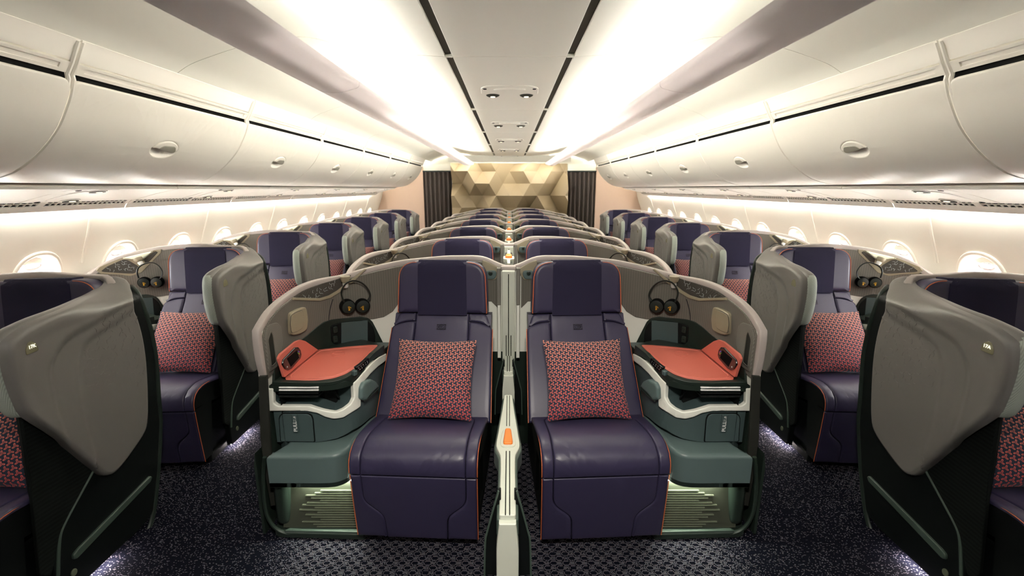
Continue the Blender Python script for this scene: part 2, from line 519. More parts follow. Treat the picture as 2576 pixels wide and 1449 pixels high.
MT = dict(
    navy=mat('navy_leather', (.030, .0255, .062), .40, spec=.5, fn=leather),
    navyc=mat('navy_headrest_cloth', (.018, .0155, .040), .85, spec=.2, fn=weave(0, .35, 900, False), sheen=.05),
    pipe=mat('orange_piping', (.58, .135, .045), .5),
    seam=mat('dark_seam', (.006, .005, .011), .8),
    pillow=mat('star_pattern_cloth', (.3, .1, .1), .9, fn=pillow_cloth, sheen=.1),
    rim=mat('warm_grey_trim', (.42, .375, .355), .42, fn=speckle(.08)),
    lining=mat('striped_grey_lining', (.140, .131, .112), .9, fn=weave(.013, .26, 700)),
    twill=mat('grey_twill', (.16, .155, .135), .9, fn=weave(0, .6, 420)),
    strap=mat('dark_twill_strap', (.022, .023, .019), .9, spec=.2, fn=weave(0, .75, 420)),
    teal=mat('slate_green_plastic', (.058, .088, .090), .45, spec=.4, fn=speckle(.12)),
    tealh=mat('slate_green_smooth', (.098, .145, .144), .38),
    dark=mat('dark_green_plastic', (.015, .024, .019), .35, spec=.4, fn=speckle(.12)),
    black=mat('black_recess', (.003, .004, .004), .5, spec=.2),
    white=mat('pale_plastic', (.80, .82, .75), .38),
    red=mat('coral_table', (.60, .15, .11), .42, fn=speckle(.05)),
    silver=mat('silver_lamp_tip', (.60, .61, .58), .3, metal=.1),
    chrome=mat('polished_metal', (.80, .80, .80), .25, metal=.25),
    screen=mat('glossy_black', (.006, .006, .007), .08, coat=.5),
    beige=mat('beige_plastic', (.30, .265, .185), .4, fn=speckle(.06)),
    olive=mat('olive_plastic', (.10, .115, .075), .5),
    cap=mat('warm_grey_shell', (.168, .160, .152), .36, fn=speckle(.09)),
    core=mat('pale_green_cloth', (.36, .40, .36), .9, fn=weave(0, .35, 520, False)),
    low=mat('black_green_panel', (.004, .0055, .0055), .45, spec=.2),
    lowcloth=mat('black_green_cloth', (.006, .0078, .0072), .9, spec=.1, fn=weave(0, .6, 520, False)),
    ridge=mat('green_ridge', (.05, .075, .062), .35),
    kick=mat('olive_metal_kick_shaded', (.055, .062, .045), .45, metal=.2),  # base darkened: shade between the ribs put into the colour
    rib=mat('olive_metal_rib_lit', (.16, .18, .13), .35, metal=.4),  # same metal, paler so the ribs stand out as if lit
    cupk=mat('black_green_headphone', (.010, .014, .011), .38),
    gold=mat('yellow_logo', (.62, .33, .012), .5),
    goldl=mat('yellow_logo_bright', (.85, .55, .02), .5),
    stroke=mat('pale_stroke', (.42, .48, .47), .5),
    mesh=mat('brown_mesh_face', (.055, .050, .042), .8, fn=weave(0, .5, 420, False)),
    lampshade=mat('translucent_pale', (.78, .80, .66), .5),
    sign=mat('seat_number_lens', (.20, .19, .12), .2, coat=.4),
    signtxt=mat('lit_number', (.8, .8, .6), .5, emit=(1, .96, .7), es=.3),
    ink=mat('white_print', (.75, .76, .75), .6),
    amber=mat('orange_handle', (.78, .20, .025), .4),
    pale=mat('pale_sage_divider', (.50, .53, .46), .42, fn=speckle(.05)),
    carpet=mat('patterned_carpet', (.02, .02, .03), .95, spec=.04, fn=carpet),
    ceil=mat('cream_ceiling', (.80, .785, .70), .5),
    bin=mat('cream_bin_plastic', (.82, .785, .71), .38),
    psu=mat('cream_panel_plastic', (.90, .875, .82), .45),
    mauve=mat('pale_mauve_panel', (.80, .73, .74), .48),
    wallp=mat('ivory_wall_panel', (.86, .81, .72), .5),
    strip=mat('grey_channel', (.085, .085, .065), .6),
    gap=mat('black_gap', (.003, .003, .003), .8, spec=.1),
    lens=mat('dark_glass_lens', (.035, .035, .026), .6, spec=.2),
    bulb=mat('warm_bulb', (.9, .85, .6), .4, emit=(1, .9, .62), es=.35),
    latch=mat('grey_latch', (.30, .285, .235), .45),
    tan=mat('tan_partition', (.50, .36, .28), .6),
    relief=mat('gold_tan_relief', (.33, .255, .155), .5),
    curtain=mat('dark_brown_curtain', (.055, .042, .036), .85),
    glow=mat('cool_led', (1, .9, .86), .5, emit=(1, .86, .82), es=45.0),
)
def emission(name, c, s):
    m = bpy.data.materials.new(name); m.use_nodes = True
    nt = m.node_tree; nt.nodes.clear(); o = nt.nodes.new('ShaderNodeOutputMaterial'); e = nt.nodes.new('ShaderNodeEmission')
    e.inputs[0].default_value = col(c); e.inputs[1].default_value = s; nt.links.new(e.outputs[0], o.inputs[0]); return m
MT['cove'] = emission('cove_lamp', (1.0, .965, .88), 8.6)
MT['graze'] = emission('added_relief_wash', (1.0, .95, .84), 11.0)  # emission of the added lamp over the facets
MT['wash'] = emission('wall_wash', (1.0, .97, .91), 9.5)
MT['cove_out'] = emission('side_cove_lamp', (1.0, .965, .88), 17.0)
def valance():
    """mauve lamp valance, made translucent so lamp light brightens its underside"""
    m = bpy.data.materials.new('translucent_mauve_valance'); m.use_nodes = True
    nt = m.node_tree; nt.nodes.clear(); o = nt.nodes.new('ShaderNodeOutputMaterial'); mx = nt.nodes.new('ShaderNodeMixShader')
    t = nt.nodes.new('ShaderNodeBsdfTranslucent'); g = nt.nodes.new('ShaderNodeBsdfDiffuse')
    t.inputs[0].default_value = (.84, .80, .81, 1); g.inputs[0].default_value = (.80, .765, .765, 1)
    mx.inputs[0].default_value = .48; nt.links.new(g.outputs[0], mx.inputs[1]); nt.links.new(t.outputs[0], mx.inputs[2]); nt.links.new(mx.outputs[0], o.inputs[0]); return m
MT['valance'] = valance()  # translucency added to brighten the panel from above
def pane():
    m = bpy.data.materials.new('window_pane'); m.use_nodes = True
    nt = m.node_tree; nt.nodes.clear(); o = nt.nodes.new('ShaderNodeOutputMaterial'); mx = nt.nodes.new('ShaderNodeMixShader')
    t = nt.nodes.new('ShaderNodeBsdfTransparent'); g = nt.nodes.new('ShaderNodeBsdfGlossy'); g.inputs['Roughness'].default_value = .05
    mx.inputs[0].default_value = .06; nt.links.new(t.outputs[0], mx.inputs[1]); nt.links.new(g.outputs[0], mx.inputs[2]); nt.links.new(mx.outputs[0], o.inputs[0]); return m
MT['pane'] = pane()
# ------------------------------------------------------------------ the cabin
Y0, Y1 = -0.7, 9.35
ZC = 2.125
FAR = 9.3
FARM = 7.9
def both(fn):
    for s in (-1, 1):
        fn(s)
SIDE = {-1: 'left', 1: 'right'}
def sm(m, s): return m.mirror() if s < 0 else m
ORD = ['front', 'second', 'third', 'fourth', 'fifth', 'sixth', 'seventh', 'eighth', 'ninth', 'tenth']

m = M(); m.box((0, (Y0 + Y1) / 2, -.01), (5.6, Y1 - Y0, .02)); struct('floor', m, MT['carpet'])
# ceiling: centre panels, dark channels, outer curved panels
KC = .60 / .52
cs = [Y0, .72 * KC] + [(1.977 + 1.258 * i) * KC for i in range(5)] + [FAR + .05]
m = M()
for a, b in zip(cs, cs[1:]):
    m.plate(rect(-.231 * KC, .231 * KC, a + .003, b - .003), flat_map((0, 0, ZC + .012), (1, 0, 0), (0, 1, 0)) if 0 else (lambda u, v, n: Vector((u, v, ZC + .012 - n))), h=.012, r=.003, cell=2.0, ucut=False, vcut=False)
outer_prof = [(.262 * KC, ZC), (.45 * KC, ZC + .014), (.613 * KC, ZC + .032), (.81, ZC + .055), (.90, ZC + .078), (1.0, ZC + .085), (1.12, ZC + .07), (1.28, ZC + .035), (1.40, ZC + .0), (1.50, 2.09), (1.572, 2.048)]
op = [tuple(p) for p in spline(outer_prof, 4)]
for s in (-1, 1):
    for a, b in zip(cs, cs[1:]):
        q = M(); q.strip(op, a + .0025, b - .0025, .012); m.join(sm(q, s))
q = M(); q.box((0, (Y0 + FAR) / 2, ZC + .19), (5.6, FAR - Y0, .02)); m.join(q)
for s in (-1, 1):      # backing that keeps the panel joints closed
    q = M(); q.strip([(x, z + .016) for x, z in op], Y0, FAR + .03, .006); m.join(sm(q, s))
struct('ceiling', m, MT['ceil'])
k = 0
for s in (-1, 1):
    k += 1; m = M(); m.box((.247 * KC * s, (Y0 + FAR) / 2, ZC + .022), (.042, FAR - Y0, .016))
    struct('trim_%d' % k, m, MT['strip'])
    m = M()
    for c in cs[1:-1]: m.box((.247 * KC * s, c, ZC + .005), (.037, .018, .014), .002)
    struct('trim_%d' % (k + 10), m, MT['ceil'])
MS = .80
mv = [(p[0] * MS, HC + (p[1] - HC) * MS) for p in spline([(.755, 2.050), (.762, 2.022), (.81, 2.006), (.868, 1.997), (.925, 1.998), (.960, 2.006), (.966, 2.030)], 4)]
for s in (-1, 1):
    k += 1; m = M(); ms = [Y0] + [-.35 + 1.145 * i for i in range(1, 7)] + [FARM]
    for a, b in zip(ms, ms[1:]):
        q = M(); q.strip(mv, a + .002, b - .002, .012); m.join(sm(q, s))
    
    struct('trim_%d' % k, m, MT['valance'])
# cove lamps (concealed) above the mauve panels
LY0 = 1.25; LYO = 2.5
for s in (-1, 1):
    t = thing('cove_lamp', (0.690 * s, (LY0 + FARM) / 2, 1.962), 'long concealed strip lamp washing the %s half of the centre ceiling' % SIDE[s], 'strip lamp', 'concealed cove strip lamps')
    m = M(); m.box((0, 0, 0), (.03, FARM - LY0 - .05, .012), .003); obj('lamp_housing', m, MT['white'], t)
    m = M(); m.box((-.006 * s, 0, .0135), (.020, FARM - LY0 - .08, .008), rot=Matrix.Rotation(math.radians(38 * -s), 3, 'Y')); obj('light_strip', m, MT['cove'], t)
    t = thing('cove_lamp', (0.735 * s, (LYO + FARM) / 2, 1.952), 'long concealed strip lamp washing the slope above the %s bins' % SIDE[s], 'strip lamp', 'concealed cove strip lamps')
    m = M(); m.box((0, 0, 0), (.03, FARM - LYO - .05, .012), .003); obj('lamp_housing', m, MT['white'], t)
    m = M(); m.box((.006 * s, 0, .0135), (.020, FARM - LYO - .08, .008), rot=Matrix.Rotation(math.radians(38 * s), 3, 'Y')); obj('light_strip', m, MT['cove_out'], t)
for s in (-1, 1):
    t = thing('wall_wash_lamp', (2.524 * s, (LY0 + (FAR - .8)) / 2, 1.432), 'concealed strip lamp under the service panels washing the %s window wall' % SIDE[s], 'strip lamp', 'concealed wall wash lamps')
    m = M(); m.box((0, 0, .004), (.022, (FAR - .8) - LY0 - .05, .008), .002); obj('lamp_housing', m, MT['white'], t)
    m = M(); m.box((.002 * s, 0, -.003), (.014, (FAR - .8) - LY0 - .08, .006)); obj('light_strip', m, MT['wash'], t)
# ceiling spotlight units; the overhead one is added unseen to light the front seats
for i in (-2, 0, 1, 2, 3, 4):
    y = (2.725 + 1.275 * i) * KC
    t = thing('ceiling_spotlight', (0, y, ZC), 'ceiling unit with twin spotlights, %s from the camera along the centre panel' % ({-2: 'added unseen overhead', 0: 'nearest', 1: 'second', 2: 'third', 3: 'fourth', 4: 'fifth'}[i]), 'ceiling light', 'twin spotlights along the centre ceiling')
    m = M(); m.plate(fillet([(-.185, -.01), (-.175, -.22), (-.12, -.27), (.12, -.27), (.175, -.22), (.185, -.01)], .04), lambda u, v, n: Vector((u, v, .002 - n)), h=.006, r=.004, cell=.05)
    m.plate(oval(0, -.18, .10, .034), lambda u, v, n: Vector((u, v, -.002 - n)), h=.010, r=.008, cell=.03)
    obj('cover_plate', m, MT['ceil'], t)
    for sx in (-1, 1):
        m = M(); m.lathe([(0, -.006), (.030, -.010), (.042, -.004), (.045, .002)][::-1], (.11 * sx, 0, -.004), (0, 0, 1)); L = obj('spot_lamp', m, MT['lens'], t)
        m = M(); m.lathe([(0, -.013), (.014, -.012), (.017, -.008)][::-1], (.11 * sx, .012, -.004), (0, 0, 1), 16); obj('bulb', m, MT['bulb'], L)
        m = M(); m.lathe([(.011, -.006), (.011, .002)][::-1], (.152 * sx, -.19, -.001), (0, 0, 1), 14); obj('screw_hole', m, MT['gap'], t)
    for sx in ((-1, 1) if i < 3 else ()):
        ld = bpy.data.lights.new('spot_beam', 'SPOT'); ld.energy = SPOT[i]; ld.spot_size = math.radians(95); ld.spot_blend = 1.0; ld.color = (1, .93, .82); ld.shadow_soft_size = .07
        lo = bpy.data.objects.new('spot_beam', ld); C.objects.link(lo); lo.parent = t; lo.location = (.11 * sx, .0, -.02); lo.rotation_euler = (math.radians(38 if i < 0 else -8), math.radians(9 * -sx), 0)
# overhead bins
door_prof = [tuple(p) for p in spline([(1.632, 1.922), (1.652, 1.87), (1.680, 1.82), (1.715, 1.765), (1.765, 1.71), (1.835, 1.650), (1.927, 1.595), (2.03, 1.567), (2.11, 1.560)], 4)]
DC = Curve2(door_prof, -1)       # normal towards the aisle
def door_map(u, v, n):
    q, nn, _ = DC.at(v); q = q + nn * n; return Vector((q.x, u, q.y))
v_at = lambda z: next(DC.L[i] for i in range(len(DC.p)) if DC.p[i].y <= z)
BP, B0 = 1.145, 1.795
vl = v_at(1.728)
def bin_parts(s):
    ln = BP
    def add(name, m, mt, par, **k): return obj(name, sm(m, s), mt, par, **k)
    root = bpy.data.objects.new('overhead_bin', None); C.objects.link(root)
    cup = oval(ln * .5, vl, .083, .052, 32)
    m = M(); m.plate(rect(.006, ln - .006, 0, DC.len, .03), door_map, h=.012, r=.008, base=0, cell=.06, holes=[cup], rings=3)
    d = add('bin_door', m, MT['bin'], root, ang=50)
    for yy in (.010, ln - .010):
        m = M(); m.tube([Vector((1.566, yy, 2.048)), Vector((1.603, yy, 1.979)), Vector((1.629, yy, 1.938))] + [door_map(yy, v, .004) for v in DC.L[::2]], .0085, 8); add('end_rib', m, MT['bin'], root)
    m = M(); m.strip([(1.560, 2.052), (1.578, 2.030), (1.602, 1.982)], .004, ln - .004, .014); add('top_panel', m, MT['bin'], root)
    rp = Curve2([(1.604, 1.977), (1.629, 1.941)], -1)
    rmap = lambda u, v, n: Vector((rp.at(v)[0].x + rp.at(v)[1].x * n, u, rp.at(v)[0].y + rp.at(v)[1].y * n))
    m = M(); m.plate(rect(.004, ln - .004, 0, rp.len), rmap, h=.003, r=.001, base=-.02, cell=.5, holes=[rect(.05, ln - .05, .012, .030)], vcut=False)
    m.plate(rect(.05, ln - .05, .012, .030), rmap, h=-.002, r=0, base=-.02, cell=.5, vcut=False)
    add('label_rail', m, MT['bin'], root)
    m = M(); m.strip([(1.632, 1.965), (1.644, 1.945), (1.665, 1.90)], .003, ln - .003, .01); add('shadow_gap', m, MT['gap'], root)
    # latch: concave cup, hood and grey paddle
    def dish(u, v): r2 = ((u - ln * .5) / .083) ** 2 + ((v - vl) / .052) ** 2; return -.034 * max(0, 1 - r2) - .002
    m = M(); m.plate(oval(ln * .5, vl, .0835, .0525, 32), door_map, h=.011, r=0, base=.010, cell=.012, disp=dish)
    l = add('latch', m, MT['bin'], root, ang=60)
    hood = [(ln * .5 + .082 * math.cos(a), vl - .051 * math.sin(a)) for a in [math.pi * (.97 - i / 20 * .94) for i in range(21)]]
    hood += [(ln * .5 + .05, vl + .014), (ln * .5, vl + .006), (ln * .5 - .06, vl - .004)]
    m = M(); m.plate(hood, door_map, h=.016, r=.006, base=-.004, cell=.03); add('latch_hood', m, MT['bin'], l)
    pad = fillet([(ln * .5 - .048, vl - .002), (ln * .5 - .03, vl - .026), (ln * .5 + .05, vl - .028), (ln * .5 + .07, vl + .002), (ln * .5 + .055, vl + .014), (ln * .5, vl + .007)], .014)
    m = M(); m.plate([(u, v) for u, v in pad], door_map, h=.0185, r=.003, base=.010, cell=.03); add('latch_paddle', m, MT['latch'], l)
    # lower lamp rail
    m = M(); m.strip([(2.11, 1.556), (2.118, 1.545), (2.132, 1.538), (2.16, 1.534)], .006, ln - .006, .012); add('bottom_rail', m, MT['latch'], root)
    return root
for s in (-1, 1):
    proto = bin_parts(s)
    for i in range(-2, 7):
        y = B0 + BP * i
        if y + BP > FAR: break
        nm = 'nearest, cropped by the %s edge' % SIDE[s] if i < 0 else '%s full bin from the camera' % ['first', 'second', 'third', 'fourth', 'fifth', 'sixth', 'seventh'][i]
        if i == -2: continue
        r = proto if i == -1 else dup(proto, (0, 0, 0), '')
        r.location = (0, y, 0); tag(r, 'cream overhead bin on the %s side, %s' % (SIDE[s], nm), 'overhead bin', 'overhead bins on the %s side' % SIDE[s])
# service panels with air grilles and reading lights
PP, P0 = 1.13, 1.83
psu = Curve2([(2.135, 1.531), (2.25, 1.510), (2.432, 1.462)], 1)
def psu_map(u, v, n):
    q, nn, _ = psu.at(v); q = q - Vector((-nn.x, -nn.y)) * -n if False else q + Vector((nn.x, nn.y)) * (-n); return Vector((q.x, u, q.y))
gr = Curve2([(2.436, 1.459), (2.480, 1.431)], 1)
def gr_map(u, v, n):
    q, nn, _ = gr.at(v); q = q - nn * n; return Vector((q.x, u, q.y))
def psu_parts(s):
    root = bpy.data.objects.new('service_panel', None); C.objects.link(root)
    add = lambda name, m, mt, par, **k: obj(name, sm(m, s), mt, par, **k)
    m = M(); m.plate(rect(.004, PP - .004, 0, psu.len), psu_map, h=.010, r=.003, base=-.004, cell=.2)
    m.plate(rect(.42, .70, .01, psu.len - .01, .005), psu_map, h=.012, r=.002, base=0, cell=.1); add('panel', m, MT['psu'], root)
    m = M(); m.strip([(2.480, 1.431), (2.489, 1.419), (2.500, 1.4025), (2.506, 1.412)], .004, PP - .004, .012); add('lower_lip', m, MT['psu'], root)
    m = M(); m.plate(rect(.0, PP, -.004, gr.len + .003), gr_map, h=-.005, r=0, base=-.02, cell=.5, mi=1)
    for g0, g1 in ((.035, .555), (.59, 1.10)):
        nb_ = 16
        for i in range(nb_ + 1):
            u = lerp(g0, g1, i / nb_); m.prism(rect(u - .0025, u + .0025, 0, gr.len), gr_map, -.004, .001)
        for v in (0, gr.len * .5, gr.len): m.prism(rect(g0, g1, v - .002, v + .002), gr_map, -.004, .001)
    m.prism(rect(.003, .035, -.003, gr.len + .002), gr_map, -.004, .001); m.prism(rect(.555, .59, -.003, gr.len + .002), gr_map, -.004, .001); m.prism(rect(1.10, PP - .003, -.003, gr.len + .002), gr_map, -.004, .001)
    add('air_grille', m, [MT['psu'], MT['gap']], root)
    for vv, uu in ((.262, .655), (.05, .60)):
        m = M(); m.plate(oval(uu, vv, .052, .036), psu_map, h=.017, r=.005, base=.008, cell=.05); L = add('reading_light', m, MT['psu'], root)
        m = M(); m.plate(oval(uu, vv, .042, .027), psu_map, h=.019, r=.001, base=.012, cell=.05); add('lens', m, MT['lens'], L)
        m = M(); m.plate(oval(uu + .004, vv - .006, .018, .010), psu_map, h=.021, r=.002, base=.014, cell=.05); add('bulb', m, MT['bulb'], L)
    m = M(); m.plate(oval(.535, psu.len * .5, .034, .115, 28, 2.6), psu_map, h=.017, r=.008, base=.008, cell=.05); add('mask_hatch', m, MT['psu'], root)
    for vv, uu in ((.03, .475), (.285, .50)):
        m = M(); m.plate(oval(uu, vv, .014, .011, 16), psu_map, h=.0135, r=.001, base=.008, cell=.05); add('screw_hole', m, MT['gap'], root)
    return root
for s in (-1, 1):
    proto = psu_parts(s)
    for i in range(-1, 7):
        y = P0 + PP * i
        if y + PP > FAR: break
        r = proto if i == -1 else dup(proto, (0, 0, 0), '')
        r.location = (0, y, 0)
        tag(r, 'service panel with air grille and reading lights, %s side, %s' % (SIDE[s], 'cut off by the photo edge' if i < 0 else '%s whole one from the camera' % ['first', 'second', 'third', 'fourth', 'fifth', 'sixth', 'seventh'][i]), 'service panel', 'service panels under the %s bins' % SIDE[s])
# side walls with window openings
wp = [tuple(p) for p in spline([(2.545, 1.450), (2.560, 1.385), (2.600, 1.265), (2.655, 1.13), (2.705, .98), (2.745, .80), (2.765, .5), (2.755, .25), (2.74, 0)], 5)]
WC = Curve2(wp, -1)
def wmap(u, v, n):
    q, nn, _ = WC.at(v); q = q + nn * n; return Vector((q.x, u, q.y))
def wv(z):
    for i in range(len(WC.p) - 1):
        if WC.p[i].y >= z >= WC.p[i + 1].y: return lerp(WC.L[i], WC.L[i + 1], (WC.p[i].y - z) / (WC.p[i].y - WC.p[i + 1].y))
WYS = [2.51 + .557 * i for i in range(-1, 12)]
VW = wv(.985)
k = 20; wn = 0
for s in (-1, 1):
    m = M()
    m.plate(rect(Y0, FAR, 0, WC.len), wmap, h=0, r=0, base=-.012, cell=.11, holes=[oval(y, VW, .140, .195, 26, 2.3) for y in WYS], ucut=False)
    m.strip([(2.545, 1.448), (2.60, 1.47), (2.80, 1.60), (2.80, 2.25)], Y0, FAR, .01)
    struct('wall_' + SIDE[s], sm(m, s), MT['wallp'], ang=60)
    for y in [.552 + 1.114 * i for i in range(8)]:
        k += 1; m = M(); m.tube([wmap(y, v, .001) for v in WC.L[:18]], .011, 8, flat=.6); struct('trim_%d' % k, sm(m, s), MT['wallp'])
    proto = None
    for y in WYS:
        wn += 1
        if proto is None:
            w = bpy.data.objects.new('window_%d' % wn, None); C.objects.link(w); proto = w
            rings = [(.150, .206, .000), (.150, .206, .006), (.146, .201, .011), (.134, .188, .010), (.122, .174, -.002), (.108, .158, -.035), (.104, .153, -.050), (.100, .149, -.055)]
            m = M(); n = 36; vs = []
            for ru, rv, nn in rings:
                for (u, v) in oval(0, VW, ru, rv, n, 2.3): vs.append(wmap(u, v, nn))
            m.add(vs, [[i * n + j, i * n + (j + 1) % n, (i + 1) * n + (j + 1) % n, (i + 1) * n + j] for i in range(len(rings) - 1) for j in range(n)])
            obj('window_frame', sm(m, s), MT['wallp'], w, ang=60)
            m = M(); m.plate(oval(0, VW, .1005, .1495, n, 2.3), wmap, h=-.052, r=0, base=-.058, cell=.2); obj('window_pane', sm(m, s), MT['pane'], w)
            sh = [(u, v) for u, v in oval(0, VW, .105, .155, 48, 2.3) if v < VW - .108]
            m = M(); m.plate(sh, wmap, h=-.036, r=.002, base=-.042, cell=.08); sd = obj('window_shade', sm(m, s), MT['bin'], w)
            m = M(); m.plate(oval(0, VW - .102, .050, .024, 28), wmap, h=-.028, r=.004, base=-.04, cell=.2, holes=[oval(0, VW - .107, .038, .014, 24)]); obj('shade_handle', sm(m, s), MT['mauve'], sd)
        else:
            w = proto.copy(); C.objects.link(w); w.name = 'window_%d' % wn
            for ch in kids(proto):
                c = ch.copy(); C.objects.link(c); c.parent = w
                for g in kids(ch): q = g.copy(); C.objects.link(q); q.parent = c
        w.location = (0, y, 0); w['kind'] = 'structure'
# far end: relief wall, doorway curtains, tan partitions
m = M(); m.box((0, FAR + .08, 1.13), (5.6, .04, 2.3), mi=0)
struct('wall_back', m, [MT['ceil'], MT['tan']])
for s in (-1, 1):
    m = M(); m.box((1.45 * s, FAR - .02, 1.935), (.58, .05, .13), .004, mi=0)
    m.box((2.24 * s, FAR - .06, .975), (1.03, .04, 1.95), .006, mi=1)
    struct('trim_%d' % (50 + s), m, [MT['ceil'], MT['tan']])
m = M(); m.box((0, FAR - .40, 2.078), (2.34, .03, .125), .004, mi=0)
struct('trim_50', m, MT['ceil'])
m = M(); m.box((0, Y0 - .02, 1.1), (5.6, .04, 2.3)); struct('wall_rear', m, MT['curtain'])
t = thing('added_relief_lamp', (0, FAR - .35, 2.06), 'added unseen strip lamp above the folded facets at the far end', 'strip lamp')  # lamp added behind the header to bring out the facets
m = M(); m.box((0, 0, .006), (2.2, .05, .01), .002); obj('lamp_housing', m, MT['white'], t)
m = M(); m.box((0, .008, -.003), (2.16, .03, .008)); obj('light_strip', m, MT['graze'], t)
# relief of folded facets
bm = bmesh.new(); a = .272; hh = a * math.sqrt(3) / 2
rnd = random.Random(SEED); H = {}
W_, Hh = 1.15, 2.01
def hgt(i, j):
    X = i * a + (j % 2) * a / 2; key = (round(X, 3), j)
    if key not in H: H[key] = rnd.choice([0, 0, .08, .15, .23, .30])
    return X, H[key]
grid = {}
for j in range(-1, 11):
    for i in range(-6, 7):
        X, d = hgt(i, j); grid[(i, j)] = bm.verts.new((X, FAR - .01 - d, j * hh - .03))
for j in range(-1, 10):
    for i in range(-6, 6):
        A, B = grid[(i, j)], grid[(i + 1, j)]; Cc, D = grid[(i, j + 1)], grid[(i + 1, j + 1)]
        if j % 2 == 0: bm.faces.new((A, B, Cc)); bm.faces.new((B, D, Cc))
        else: bm.faces.new((A, B, D)); bm.faces.new((A, D, Cc))
for co, no in (((W_, 0, 0), (1, 0, 0)), ((-W_, 0, 0), (-1, 0, 0)), ((0, 0, Hh), (0, 0, 1)), ((0, 0, .0), (0, 0, -1))):
    bmesh.ops.bisect_plane(bm, geom=bm.verts[:] + bm.edges[:] + bm.faces[:], dist=1e-5, plane_co=co, plane_no=no, clear_outer=True)
bm.verts.index_update()
m = M(); m.add([v.co for v in bm.verts], [[v.index for v in f.verts] for f in bm.faces]); bm.free()
m.box((0, FAR + .01, Hh / 2), (2 * W_, .03, Hh))
t = obj('faceted_relief', m, MT['relief'], smooth=False); tag(t, 'gold-tan wall panel of folded facets at the far end of the cabin', 'wall panel')
for s in (-1, 1):
    t = thing('curtain', (1.44 * s, FAR - .06, 0), 'dark brown pleated curtain closing the %s aisle beside the relief panel' % SIDE[s], 'curtain', 'curtains at the aisle ends')
    n = 84; vs, fs = [], []
    for j, z in enumerate((.02, .9, 1.845)):
        for i in range(n + 1):
            x = lerp(-.285, .285, i / n); vs.append((x, .028 * math.sin(i / n * 2 * math.pi * 6.5) * (1 - .15 * j), z))
    for j in range(2):
        for i in range(n): fs.append([j * (n + 1) + i, j * (n + 1) + i + 1, (j + 1) * (n + 1) + i + 1, (j + 1) * (n + 1) + i])
    b = len(vs); vs += [(x, y + .012, z) for x, y, z in vs]; fs += [[b + q for q in f[::-1]] for f in fs]
    m = M(); m.add(vs, fs); obj('drape', m, MT['curtain'], t)
    m = M(); m.box((0, 0, 1.857), (.58, .05, .025), .004); obj('curtain_rail', m, MT['dark'], t)
